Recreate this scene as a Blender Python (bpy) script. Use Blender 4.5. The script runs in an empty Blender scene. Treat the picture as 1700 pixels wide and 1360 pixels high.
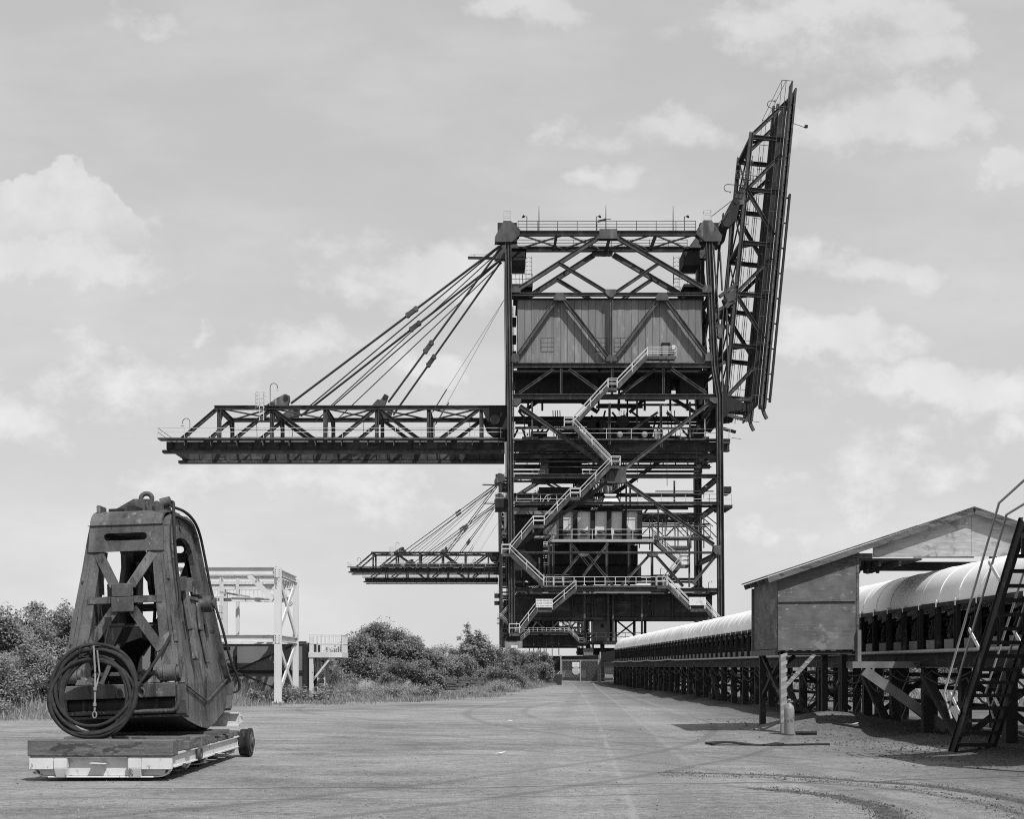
import bpy, math, random
from mathutils import Vector, Matrix, noise
from mathutils.geometry import tessellate_polygon
V = Vector
PI = math.pi
sc = bpy.context.scene
col = sc.collection
FPX = 2040.0            # focal length in photo pixels
EYE = 1.7               # eye height
def P(px, py, Y):       # point of the photograph at a measured distance
    return V(((px - 820) * Y / FPX, Y, EYE + (1107 - py) * Y / FPX))

# ------------------------------------------------------------ camera
cam_d = bpy.data.cameras.new('camera')
cam = bpy.data.objects.new('camera', cam_d); col.objects.link(cam)
cam.location = (0, 0, EYE); cam.rotation_euler = (PI / 2, 0, 0)
cam_d.sensor_width = 36; cam_d.lens = 36 * FPX / 1700
cam_d.shift_x = 30 / 1700; cam_d.shift_y = 427 / 1700
cam_d.clip_start = 0.1; cam_d.clip_end = 6000
sc.camera = cam
sc.view_settings.view_transform = 'Standard'
sc.view_settings.look = 'None'
sc.view_settings.exposure = 0
sc.view_settings.gamma = 1
sc.render.engine = 'CYCLES'; sc.cycles.filter_width = 1.05; sc.cycles.use_denoising = False
# ------------------------------------------------------------ sun and sky
SUN = V((0.41, -0.62, 1.0)).normalized()
sl = bpy.data.lights.new('sun', 'SUN'); sl.energy = 4.6; sl.angle = math.radians(0.53)
sl.color = (1, 1, 1)
so = bpy.data.objects.new('sun', sl); col.objects.link(so)
so.rotation_euler = SUN.to_track_quat('Z', 'Y').to_euler(); so.location = (40, -40, 80)
w = bpy.data.worlds.new('World'); sc.world = w; w.use_nodes = True
nt = w.node_tree; nt.nodes.clear()
class NT:
    """small helper to write node graphs"""
    def __init__(s, t): s.t = t
    def n(s, typ, **kw):
        o = s.t.nodes.new(typ)
        for k, v in kw.items(): setattr(o, k, v)
        return o
    def put(s, sock, v):
        if hasattr(v, 'is_output'): s.t.links.new(v, sock)
        else: sock.default_value = v
    def m(s, op, a, b=0.0, c=0.0, clamp=False):
        o = s.n('ShaderNodeMath', operation=op, use_clamp=clamp)
        s.put(o.inputs[0], a); s.put(o.inputs[1], b); s.put(o.inputs[2], c)
        return o.outputs[0]
    def vm(s, op, a, b=(0, 0, 0)):
        o = s.n('ShaderNodeVectorMath', operation=op)
        s.put(o.inputs[0], a); s.put(o.inputs[1], b)
        return o.outputs['Value'] if op in ('LENGTH', 'DISTANCE', 'DOT_PRODUCT') else o.outputs[0]
    def noise(s, vec, scale, detail=4, rough=0.55, dist=0.0):
        o = s.n('ShaderNodeTexNoise')
        s.put(o.inputs['Vector'], vec); o.inputs['Scale'].default_value = scale
        o.inputs['Detail'].default_value = detail; o.inputs['Roughness'].default_value = rough
        o.inputs['Distortion'].default_value = dist
        return o.outputs['Fac']
    def step(s, v, a, b, lo=0.0, hi=1.0, smooth=True):
        o = s.n('ShaderNodeMapRange', interpolation_type='SMOOTHSTEP' if smooth else 'LINEAR')
        s.put(o.inputs[0], v)
        for i, x in zip((1, 2, 3, 4), (a, b, lo, hi)): s.put(o.inputs[i], x)
        return o.outputs[0]
    def mix(s, f, a, b): return s.m('ADD', s.m('MULTIPLY', a, s.m('SUBTRACT', 1.0, f)), s.m('MULTIPLY', b, f))
    def gray(s, v):
        o = s.n('ShaderNodeCombineXYZ')
        for i in range(3): s.put(o.inputs[i], v)
        return o.outputs[0]
g = NT(nt)
sky = g.n('ShaderNodeTexSky', sky_type='NISHITA'); sky.sun_disc = False
sky.sun_elevation = math.asin(SUN.z); sky.sun_rotation = math.atan2(SUN.x, SUN.y)
bw = g.n('ShaderNodeRGBToBW'); nt.links.new(sky.outputs[0], bw.inputs[0])
tc = g.n('ShaderNodeTexCoord'); sep = g.n('ShaderNodeSeparateXYZ'); nt.links.new(tc.outputs['Generated'], sep.inputs[0])
yy = g.m('MAXIMUM', sep.outputs[1], 0.08)
cx = g.m('DIVIDE', sep.outputs[0], yy); cy = g.m('DIVIDE', sep.outputs[2], yy)
cv = g.n('ShaderNodeCombineXYZ'); g.put(cv.inputs[0], cx); g.put(cv.inputs[1], cy)
cvec = cv.outputs[0]
warp = g.noise(cvec, 7.0, 10, 0.6); warp2 = g.noise(g.vm('ADD', cvec, (3.1, 7.7, 2)), 7.0, 10, 0.6); fine = g.noise(g.vm('MULTIPLY', cvec, (1.0, 1.35, 1)), 16.0, 12, 0.62)
wv = g.n('ShaderNodeCombineXYZ'); g.put(wv.inputs[0], g.m('MULTIPLY', g.m('SUBTRACT', warp, 0.5), 0.16)); g.put(wv.inputs[1], g.m('MULTIPLY', g.m('SUBTRACT', warp2, 0.5), 0.13))
cvw = g.vm('ADD', cvec, wv.outputs[0])
def cloudset(blobs):
    tot = None
    for (bx, by, rx, ry, s) in blobs:
        d = g.vm('SUBTRACT', cvw, ((bx - 820) / FPX, (1107 - by) / FPX, 0))
        d = g.vm('LENGTH', g.vm('MULTIPLY', d, (FPX / rx, FPX / ry, 1)))
        v = g.m('MULTIPLY', g.m('SUBTRACT', 1.0, d), s)
        tot = v if tot is None else g.m('MAXIMUM', tot, v)
    return tot
hard = cloudset([(90, 420, 200, 70, .8), (180, 440, 150, 50, .6), (30, 700, 110, 60, .5),
    (700, 430, 240, 85, .75), (640, 480, 150, 60, .5), (865, 5, 110, 45, .9), (1390, 30, 330, 75, .75), (1500, 90, 220, 70, .6), (1470, 195, 210, 75, .85),
    (1100, 225, 185, 62, .75), (930, 225, 70, 50, .55), (1010, 310, 70, 40, .5), (1690, 275, 100, 60, 1.0), (1430, 440, 190, 55, .7), (1390, 575, 200, 60, .75),
    (1600, 660, 260, 65, .8), (1500, 780, 260, 60, .5), (720, 625, 130, 50, .8), (330, 560, 60, 30, .6), (480, 600, 240, 60, .5), (265, 40, 130, 50, .5), (1660, 730, 100, 50, .6),
    (500, 800, 420, 70, .4), (1320, 870, 300, 60, .4), (200, 620, 330, 90, .42)])
edge = g.m('ADD', hard, g.m('MULTIPLY', g.m('SUBTRACT', fine, 0.5), 1.5))
mask = g.step(edge, 0.05, 0.56)
mask = g.m('MULTIPLY', mask, g.step(g.noise(cvec, 14.0, 8, 0.6), 0.25, 0.75, 0.55, 1.0))
# the tall cumulus on the left: crisp billows with a lit rim
cum = None
b2 = g.n('ShaderNodeCombineXYZ'); bil = g.noise(cvec, 26.0, 10, 0.58); bil2 = g.noise(g.vm('ADD', cvec, (5.2, 1.3, 4)), 26.0, 10, 0.58)
g.put(b2.inputs[0], g.m('MULTIPLY', g.m('SUBTRACT', bil, 0.5), 0.045)); g.put(b2.inputs[1], g.m('MULTIPLY', g.m('SUBTRACT', bil2, 0.5), 0.045))
cvb = g.vm('ADD', cvec, b2.outputs[0])
for (bx, by, r_) in ((105, 322, 62), (55, 345, 62), (155, 360, 66), (5, 345, 50), (195, 395, 58), (100, 385, 85), (215, 415, 40), (30, 400, 90), (-40, 360, 70)):
    d = g.m('SUBTRACT', 1.0, g.m('MULTIPLY', g.vm('LENGTH', g.vm('SUBTRACT', cvb, ((bx - 820) / FPX, (1107 - by) / FPX, 0))), FPX / r_))
    cum = d if cum is None else g.m('MAXIMUM', cum, d)
cmask = g.m('MULTIPLY', g.step(cum, 0.0, 0.16), g.step(cy, .315, .375))
shade = g.step(g.noise(g.vm('ADD', cvec, (.012, -.016, 0)), 13.0, 10, 0.6), 0.34, 0.64, 0.42, 1.0)
cmask = g.m('MULTIPLY', cmask, shade)
mask = g.m('MAXIMUM', mask, cmask)
haze_lo = g.step(cy, 0.50, 0.08)
veil = g.m('MULTIPLY', g.step(g.noise(g.vm('MULTIPLY', cvec, (1, 2.4, 1)), 3.2, 8, 0.6), 0.40, 0.70), 0.42)
SKYK = 3.60
clear = g.m('MULTIPLY', g.m('POWER', bw.outputs[0], 0.10), SKYK)
clear = g.m('MULTIPLY', clear, g.m('ADD', 1.0, g.m('MULTIPLY', haze_lo, 0.13)))
cl = g.m('MULTIPLY', g.m('MAXIMUM', mask, veil), 0.36)
skyv = g.m('MULTIPLY', clear, g.m('ADD', 1.0, cl))
bg = g.n('ShaderNodeBackground'); g.put(bg.inputs[0], g.gray(skyv)); bg.inputs[1].default_value = 0.14
wo = g.n('ShaderNodeOutputWorld'); nt.links.new(bg.outputs[0], wo.inputs[0])

# ------------------------------------------------------------ materials (all grey: black and white photograph)
def mat(name, base, layers=(), rough=0.75, metal=0.0, bump=0.0, bscale=20.0, coord='pos', island=0.0, spec=0.3, marks=(), orand=0.0):
    """layers: (scale_xyz, detail, weight) noises that vary the grey; marks: (scale_xyz, lo, hi, grey) patches"""
    m = bpy.data.materials.new(name); m.use_nodes = True
    t = NT(m.node_tree); b = m.node_tree.nodes['Principled BSDF']
    geo = t.n('ShaderNodeNewGeometry')
    pos = geo.outputs['Position'] if coord == 'pos' else t.n('ShaderNodeTexCoord').outputs['Object']
    v = base
    f = 1.0
    for sxyz, det, wt in layers:
        nv = t.noise(t.vm('MULTIPLY', pos, sxyz), 1.0, det, 0.6)
        f = t.m('ADD', f, t.m('MULTIPLY', t.m('SUBTRACT', nv, 0.5), 2.0 * wt * 2.5))
    if island: f = t.m('ADD', f, t.m('MULTIPLY', t.m('SUBTRACT', geo.outputs['Random Per Island'], 0.5), 2 * island))
    if orand: f = t.m('ADD', f, t.m('MULTIPLY', t.m('SUBTRACT', t.n('ShaderNodeObjectInfo').outputs['Random'], 0.5), 2 * orand))
    if layers or island:
        v = t.m('MULTIPLY', t.m('MAXIMUM', f, 0.12), base)
    for sxyz, lo, hi, gr in marks:
        k = t.step(t.noise(t.vm('MULTIPLY', pos, sxyz), 1.0, 6, 0.65), .5 + (lo - .5) * .62, .5 + (hi - .5) * .62)
        v = t.mix(k, v, gr)
    t.put(b.inputs['Base Color'], t.gray(v) if hasattr(v, 'is_output') else (v, v, v, 1))
    b.inputs['Roughness'].default_value = rough; b.inputs['Metallic'].default_value = metal
    b.inputs['Specular IOR Level'].default_value = spec
    if bump:
        bn = t.n('ShaderNodeBump'); bn.inputs['Strength'].default_value = bump; bn.inputs['Distance'].default_value = 0.03
        t.put(bn.inputs['Height'], t.noise(pos, bscale, 6, 0.65)); m.node_tree.links.new(bn.outputs[0], b.inputs['Normal'])
    return m
M = {}
M['steel'] = mat('weathered_steel', .062, [((.5, .5, .15), 6, .35), ((2.5, 2.5, .8), 6, .3)], .7, bump=.1, bscale=3, marks=[((.8, .8, .3), .54, .74, .12), ((2.2, 2.2, .5), .62, .74, .03)])
M['dark'] = mat('black_steel', .021, [((.6, .6, .3), 5, .4), ((3, 3, 2), 5, .3)], .8)
M['boom'] = mat('boom_steel', .047, [((.4, .4, .4), 5, .4), ((2, 2, .8), 6, .45)], .72, marks=[((.25, .5, 1.2), .60, .64, .09)])
M['house'] = mat('corrugated_sheet', .165, [((.5, .5, .08), 6, .15), ((1.6, 1.6, .12), 6, .15), ((6, 6, .5), 4, .15)], .65,
                 marks=[((2.2, 2.2, .35), .62, .74, .25), ((.3, .3, .3), .6, .75, .15)])
M['rail'] = mat('pale_rail_paint', .50, [((1, 1, 1), 5, .2)], .6)
M['hopper'] = mat('pale_hopper_plate', .68, [((.3, .3, .3), 5, .15), ((1, 1, .2), 6, .15)], .7)
M['sign'] = mat('sign_board', .62, [((2, 2, 2), 5, .08)], .6, marks=[((1.2, 1.2, 1.2), .62, .7, .45)])
M['ink'] = mat('sign_ink', .10)
M['fade'] = mat('faded_ink', .42)
M['rope'] = mat('stay_rod', .055, [((.4, .4, .4), 4, .3)], .6)
M['grab'] = mat('rusty_grab_steel', .070, [((1.2, 1.2, .5), 6, .3), ((5, 5, 2), 7, .35), ((22, 22, 14), 5, .2)], .62, bump=.35, bscale=26, spec=.4,
                marks=[((2.2, 2.2, .8), .54, .72, .115), ((5, 5, .9), .60, .72, .025), ((7, 7, 3), .66, .74, .15)])
M['grabdark'] = mat('greasy_steel', .024, [((3, 3, 1.5), 6, .5)], .6, bump=.3, bscale=18, marks=[((5, 5, 1.5), .62, .72, .06)])
M['rubber'] = mat('hose_rubber', .032, [((9, 9, 9), 4, .3)], .85, spec=.15)
M['white'] = mat('flaking_white_paint', .54, [((2, 2, .7), 5, .08), ((12, 12, 4), 5, .05)], .55, bump=.08, bscale=15,
                 marks=[((4, 4, 2.5), .66, .74, .42), ((9, 9, 5), .68, .74, .20)])
M['whitef'] = mat('white_frame_paint', .54, [((1, 1, .3), 5, .1)], .6, marks=[((2.5, 2.5, 1.2), .68, .73, .22)])
M['timber'] = mat('grey_timber', .11, [((1.0, 14, 14), 6, .35), ((6, 40, 40), 5, .25)], .85, bump=.6, bscale=12, marks=[((3, 9, 9), .60, .68, .05)])
M['timberpile'] = mat('old_timber', .075, [((2, 5, 5), 6, .4)], .85, island=.35)
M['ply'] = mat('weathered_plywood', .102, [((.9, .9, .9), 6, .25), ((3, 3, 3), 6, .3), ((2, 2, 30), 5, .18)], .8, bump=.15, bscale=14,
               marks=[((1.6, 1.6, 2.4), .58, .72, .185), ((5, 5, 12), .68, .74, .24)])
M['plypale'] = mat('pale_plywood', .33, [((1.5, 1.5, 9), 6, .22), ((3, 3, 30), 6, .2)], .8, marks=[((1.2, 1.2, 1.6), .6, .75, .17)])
M['hood'] = mat('galvanised_hood', .84, [((.7, .5, .7), 4, .07), ((3, 1.2, .6), 6, .06)], .5, spec=.5, orand=.07)
M['conv'] = mat('conveyor_steel', .024, [((1.5, 1.5, .8), 5, .4)], .75, marks=[((2.5, 2.5, 1.5), .62, .72, .075)])
M['plate'] = mat('dusty_plate', .15, [((2, 2, 2), 5, .3)], .8)
M['panel'] = mat('grey_panel', .155, [((.5, .5, .5), 5, .12)], .7)
M['concrete'] = mat('stained_concrete', .20, [((.5, .5, .15), 6, .3), ((3, 3, 1), 5, .15)], .9)
M['wall'] = mat('dark_sheet_wall', .045, [((1, .8, .1), 5, .35)], .85)
M['galv'] = mat('galvanised_tube', .30, [((3, 3, 3), 3, .15)], .5, spec=.5)
M['cyl'] = mat('grey_cylinder_paint', .22, [((5, 5, 3), 5, .15)], .45, marks=[((9, 9, 9), .66, .7, .1)])
M['leaf'] = mat('leaves', .235, [((.35, .35, .35), 4, .25)], .8, island=.25, spec=.25)
M['leafpale'] = mat('pale_leaves', .29, [((.35, .35, .35), 4, .25)], .8, island=.25, spec=.25)
M['bark'] = mat('bark', .07, [((6, 6, 2), 5, .3)], .9)
M['grass'] = mat('dry_grass', .34, [((.25, .25, .25), 4, .35)], .8, island=.4)
M['weed'] = mat('weed_leaves', .26, [((.5, .5, .5), 4, .25)], .75, island=.4)
M['clod'] = mat('dark_clods', .075, [((4, 4, 4), 3, .3)], .95, island=.4)
M['stone'] = mat('pebbles', .17, [((3, 3, 3), 3, .3)], .9, island=.7)
M['stop'] = mat('faded_stop_red', .34); M['glass'] = mat('dull_glass', .10, rough=.2)
for nm in ('leaf', 'leafpale', 'weed', 'grass'):     # thin leaves let some light through
    tr = M[nm].node_tree; b = tr.nodes['Principled BSDF']; out = tr.nodes['Material Output']
    tl = tr.nodes.new('ShaderNodeBsdfTranslucent'); mx = tr.nodes.new('ShaderNodeMixShader'); mx.inputs[0].default_value = .40
    tr.links.new(b.inputs['Base Color'].links[0].from_socket, tl.inputs[0])
    tr.links.new(b.outputs[0], mx.inputs[1]); tr.links.new(tl.outputs[0], mx.inputs[2]); tr.links.new(mx.outputs[0], out.inputs[0])

# ------------------------------------------------------------ mesh builder
ORG = {}      # object name -> where its origin stands in build space
def frame(a, b, up=(0, 0, 1)):
    z = (b - a).normalized(); u = V(up)
    if abs(z.dot(u)) > .97: u = V((0, 1, 0)) if abs(z.y) < .9 else V((1, 0, 0))
    x = u.cross(z).normalized(); y = z.cross(x)
    return x, y, z
class MB:
    def __init__(s): s.v = []; s.f = []; s.s = []
    def add(s, vs, fs, smooth=False):
        k = len(s.v); s.v += [V(p) for p in vs]; s.f += [tuple(i + k for i in f) for f in fs]; s.s += [smooth] * len(fs); return s
    def hexa(s, c):    # 8 corners: bottom ring then top ring
        return s.add(c, [(3, 2, 1, 0), (4, 5, 6, 7), (0, 1, 5, 4), (1, 2, 6, 5), (2, 3, 7, 6), (3, 0, 4, 7)])
    def box(s, a, b):
        (x0, y0, z0), (x1, y1, z1) = a, b
        return s.hexa([(x0, y0, z0), (x1, y0, z0), (x1, y1, z0), (x0, y1, z0), (x0, y0, z1), (x1, y0, z1), (x1, y1, z1), (x0, y1, z1)])
    def bar(s, a, b, wx, wy, up=(0, 0, 1), ox=0, oy=0, wx2=None, wy2=None):
        a = V(a); b = V(b); x, y, z = frame(a, b, up)
        o = x * ox + y * oy; c = []
        for p, p1, p2 in ((a, wx, wy), (b, wx2 or wx, wy2 or wy)):
            for i, j in ((-1, -1), (1, -1), (1, 1), (-1, 1)): c.append(p + o + x * (i * p1 / 2) + y * (j * p2 / 2))
        return s.hexa(c)
    def ibar(s, a, b, wd, ht, t=.05, up=(0, 0, 1)):   # I-section: web plane holds up
        s.bar(a, b, wd, t, up, 0, (ht - t) / 2); s.bar(a, b, wd, t, up, 0, -(ht - t) / 2); s.bar(a, b, t, ht - 2 * t, up); return s
    def tube(s, pts, r, n=8, closed=False, smooth=True):
        pts = [V(p) for p in pts]; m = len(pts); rs = r if isinstance(r, (list, tuple)) else [r] * m
        vs = []; prev = None
        for i, p in enumerate(pts):
            if closed: d = pts[(i + 1) % m] - pts[i - 1]
            else: d = pts[min(i + 1, m - 1)] - pts[max(i - 1, 0)]
            d.normalize()
            if prev is None:
                u = V((0, 0, 1)) if abs(d.z) < .9 else V((0, 1, 0)); x = u.cross(d).normalized()
            else:
                x = prev - d * prev.dot(d); x.normalize()
            prev = x; y = d.cross(x)
            for k in range(n):
                a = 2 * PI * k / n; vs.append(p + (x * math.cos(a) + y * math.sin(a)) * rs[i])
        fs = []; R = m if closed else m - 1
        for i in range(R):
            j = (i + 1) % m
            for k in range(n): fs.append((i * n + k, i * n + (k + 1) % n, j * n + (k + 1) % n, j * n + k))
        s.add(vs, fs, smooth)
        if not closed: s.add(vs[:n], [tuple(range(n))[::-1]]); s.add(vs[-n:], [tuple(range(n))])
        return s
    def plate(s, outer, holes, fn, thick):  # polygon with holes in 2D, fn(u, v, d) -> point; d from 0 to thick
        loops = [outer] + list(holes)
        tri = tessellate_polygon([[V((p[0], p[1], 0)) for p in l] for l in loops])
        flat = [p for l in loops for p in l]; n = len(flat)
        s.add([fn(p[0], p[1], 0) for p in flat] + [fn(p[0], p[1], thick) for p in flat],
              [t for t in tri] + [tuple(i + n for i in t[::-1]) for t in tri])
        k = 0
        for l in loops:
            m = len(l)
            s.add([fn(p[0], p[1], 0) for p in l] + [fn(p[0], p[1], thick) for p in l], [(i, (i + 1) % m, m + (i + 1) % m, m + i) for i in range(m)])
        return s
    def disc(s, c, axis, r, h, n=16, r2=None):
        c = V(c); a = V(axis).normalized(); return s.tube([c - a * h / 2, c + a * h / 2], [r, r2 or r], n)
    def lathe(s, c, prof, n=16):  # around z
        vs = []; m = len(prof)
        for r, z in prof:
            for k in range(n): vs.append(V(c) + V((r * math.cos(2 * PI * k / n), r * math.sin(2 * PI * k / n), z)))
        return s.add(vs, [(i * n + k, i * n + (k + 1) % n, (i + 1) * n + (k + 1) % n, (i + 1) * n + k) for i in range(m - 1) for k in range(n)], True)
    def pieces(s):
        """the far-apart groups of loose islands of this mesh"""
        n = len(s.v); par = list(range(n))
        def find(i):
            while par[i] != i: par[i] = par[par[i]]; i = par[i]
            return i
        for f in s.f:
            r = find(f[0])
            for i in f[1:]: par[find(i)] = r
        isl = {}
        for fi, f in enumerate(s.f): isl.setdefault(find(f[0]), []).append(fi)
        bb = []
        for r, fl in isl.items():
            vs = [s.v[i] for fi in fl for i in s.f[fi]]
            lo = [min(p[k] for p in vs) for k in range(3)]; hi = [max(p[k] for p in vs) for k in range(3)]
            bb.append((lo, hi, max(hi[k] - lo[k] for k in range(3)), fl))
        g_ = list(range(len(bb)))
        def fg(i):
            while g_[i] != i: i = g_[i]
            return i
        for i in range(len(bb)):
            for j in range(i):
                d = math.sqrt(sum(max(0, bb[i][0][k] - bb[j][1][k], bb[j][0][k] - bb[i][1][k]) ** 2 for k in range(3)))
                if d <= max(.02, .5 * max(bb[i][2], bb[j][2])): g_[fg(i)] = fg(j)
        out = {}
        for i in range(len(bb)): out.setdefault(fg(i), []).extend(bb[i][3])
        return list(out.values())
    def build(s, name, m, parent=None, bevel=0.0, split=True):
        if split and parent and len(s.f) < 1800:
            pc = s.pieces()
            if 1 < len(pc) <= 14:
                first = None
                for fl in pc:
                    q = MB(); mp = {}
                    for fi in fl:
                        for i in s.f[fi]:
                            if i not in mp: mp[i] = len(q.v); q.v.append(s.v[i])
                        q.f.append(tuple(mp[i] for i in s.f[fi])); q.s.append(s.s[fi])
                    o = q.build(name, m, parent, bevel, False); first = first or o
                return first
        me = bpy.data.meshes.new(name)
        lo = V([min(p[i] for p in s.v) for i in range(3)]); hi = V([max(p[i] for p in s.v) for i in range(3)])
        c = (lo + hi) / 2
        if parent is None: c.z = lo.z
        me.from_pydata([p - c for p in s.v], [], s.f)
        me.polygons.foreach_set('use_smooth', s.s); me.update()
        import bmesh
        bm = bmesh.new(); bm.from_mesh(me); bmesh.ops.recalc_face_normals(bm, faces=bm.faces); bm.to_mesh(me); bm.free()
        me.materials.append(M[m] if isinstance(m, str) else m)
        o = bpy.data.objects.new(name, me); col.objects.link(o); ORG[o.name] = c
        if parent: o.parent = parent; o.location = c - ORG[parent.name]
        else: o.location = c
        if bevel:
            bv = o.modifiers.new('bevel', 'BEVEL'); bv.width = bevel; bv.segments = 1; bv.limit_method = 'ANGLE'
        return o
def tag(o, label=None, cat=None, group=None, kind=None):
    for k, v in (('label', label), ('category', cat), ('group', group), ('kind', kind)):
        if v: o[k] = v
    return o
def empty(name, loc, label=None, cat=None, group=None):
    o = bpy.data.objects.new(name, None); col.objects.link(o); o.location = loc; ORG[o.name] = V(loc); o.empty_display_size = .3
    return tag(o, label, cat, group)
def copy_tree(o, parent=None):
    c = o.copy(); col.objects.link(c)
    if parent: c.parent = parent
    for ch in list(o.children): copy_tree(ch, c)
    return c
def put_copy(o, parent, d):   # a part and its sub-parts again, shifted by d
    c = copy_tree(o, parent); c.location = o.location + V(d); return c
def text_mesh(txt, size, name, m, parent, loc, extrude=.004, center=True):
    cu = bpy.data.curves.new('t', 'FONT'); cu.body = txt; cu.size = size; cu.extrude = extrude
    cu.align_x = 'CENTER'; cu.align_y = 'CENTER'
    to = bpy.data.objects.new('t', cu); col.objects.link(to)
    bpy.context.view_layer.update()
    me = bpy.data.meshes.new_from_object(to.evaluated_get(bpy.context.evaluated_depsgraph_get()))
    bpy.data.objects.remove(to); bpy.data.curves.remove(cu)
    me.materials.clear(); me.materials.append(M[m])
    o = bpy.data.objects.new(name, me); col.objects.link(o); ORG[o.name] = V(loc)
    o.rotation_euler = (PI / 2, 0, 0)
    o.parent = parent; o.location = V(loc) - ORG[parent.name]
    return o
random.seed(7)
# ------------------------------------------------------------ ground
ARC = (1.6, 14.8)
def gh(x, y):
    h = 0.05 * noise.noise((x * .13, y * .13, 3)) + .025 * noise.noise((x * .5, y * .5, 8))
    h += .012 * noise.noise((x * 1.7, y * 1.7, 1)) * max(0, 1 - y / 60)
    r = math.hypot(x - ARC[0], y - ARC[1])
    if y < 24 and x > 2:
        for R in (5.15, 3.05): h -= .03 * math.exp(-((r - R) / .2) ** 2) * min(1, (x - 2) / 2)
    d = abs(x - 11.3)                                    # spilled ore under the conveyor
    if 18 < y < 125: h += max(0, .10 + .22 * noise.noise((x * .4, y * .35, 5)) + .1 * noise.noise((x * 1.3, y * 1.1, 9))) * math.exp(-(max(0, d - 1.2) / .9) ** 2)
    h += .50 * math.exp(-(((x - 8.6) / 1.5) ** 2 + ((y - 32.0) / 1.2) ** 2))   # mound beside the shed legs
    if -9 < x < -3 and 16 < y < 25: h *= .25
    return h
def axis(lo, hi, segs):
    out = []
    for a, b, st in segs:
        n = max(1, int(round((b - a) / st)))
        out += [a + (b - a) * i / n for i in range(n)]
    return out + [segs[-1][1]]
xs = axis(0, 0, [(-1600, -200, 350), (-200, -40, 20), (-40, -14, 2), (-14, 14, .22), (14, 30, 1), (30, 200, 17), (200, 1600, 350)])
ys = axis(0, 0, [(-400, -20, 95), (-20, 10, 5), (10, 40, .22), (40, 80, .7), (80, 140, 2), (140, 400, 20), (400, 4000, 600)])
nx = len(xs); gmb = MB()
gmb.v = [V((x, y, gh(x, y))) for y in ys for x in xs]
gmb.f = [(j * nx + i, j * nx + i + 1, (j + 1) * nx + i + 1, (j + 1) * nx + i) for j in range(len(ys) - 1) for i in range(nx - 1)]
gmb.s = [True] * len(gmb.f)
gm = bpy.data.materials.new('ore_dust_ground'); gm.use_nodes = True
t = NT(gm.node_tree); b = gm.node_tree.nodes['Principled BSDF']
pos = t.n('ShaderNodeNewGeometry').outputs['Position']; sp = t.n('ShaderNodeSeparateXYZ'); t.put(sp.inputs[0], pos)
X, Y = sp.outputs[0], sp.outputs[1]
n1 = t.noise(t.vm('MULTIPLY', pos, (.10, .16, .1)), 1, 6, .6); n2 = t.noise(t.vm('MULTIPLY', pos, (.5, 1.0, .5)), 1, 8, .65)
n3 = t.noise(pos, 7, 8, .7); n4 = t.noise(pos, 38, 5, .8)
streak = t.noise(t.vm('MULTIPLY', pos, (.55, 1.3, .3)), 1, 8, .68, .8)
f = 1.0
for nn, wt in ((n1, 1.3), (n2, 1.3), (n3, 1.5), (n4, 2.6), (streak, .45)): f = t.m('ADD', f, t.m('MULTIPLY', t.m('SUBTRACT', nn, .5), wt))
base = t.m('MULTIPLY', t.m('MAXIMUM', f, .25), .222)
# darker towards the conveyor, where ore is spilled
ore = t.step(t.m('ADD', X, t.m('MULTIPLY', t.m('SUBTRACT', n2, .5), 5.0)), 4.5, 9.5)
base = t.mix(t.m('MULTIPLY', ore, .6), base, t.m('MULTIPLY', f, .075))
ore_shade = t.step(t.m('ADD', X, t.m('MULTIPLY', t.m('SUBTRACT', n2, .5), 2.5)), 8.6, 10.2); ore_shade = t.m('MULTIPLY', ore_shade, t.step(X, 14.5, 13.0)); base = t.mix(t.m('MULTIPLY', ore_shade, .75), base, t.m('MULTIPLY', f, .035))  # black ore dust, its colour deepened further to paint in the conveyor's shadow
# pale dusty lines over the buried rails
def line(px0, py0, k, c, wd, col, amt, lo=.42, hi=.60, base=None):
    dy = t.m('SUBTRACT', Y, py0)
    xx = t.m('ADD', t.m('ADD', px0, t.m('MULTIPLY', dy, k)), t.m('MULTIPLY', t.m('MULTIPLY', dy, dy), c))
    wob = t.m('MULTIPLY', t.m('SUBTRACT', n2, .5), .22)
    d = t.m('ABSOLUTE', t.m('ADD', t.m('SUBTRACT', X, xx), wob))
    k2 = t.m('MULTIPLY', t.step(d, wd, wd * .25), t.step(n2, .41, .56, .10, 1))
    return t.mix(t.m('MULTIPLY', k2, amt), base, col)
base = line(1.58, 13.7, .0695, -.000124, .075, .28, .9, base=base)
base = line(3.18, 17.1, .0628, 0.0, .12, .28, .95, base=base)
base = line(2.4, 13.7, .066, 0.0, .9, .125, .45, base=base)
base = line(4.6, 13.7, .055, 0.0, .5, .13, .45, base=base)
base = line(.1, 13.7, .08, 0.0, .45, .13, .35, base=base)
base = line(5.6, 20, .045, 0.0, .16, .25, .5, base=base)
base = line(1.58, 13.7, .0695, -.000124, .06, .30, .3, base=base)
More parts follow.
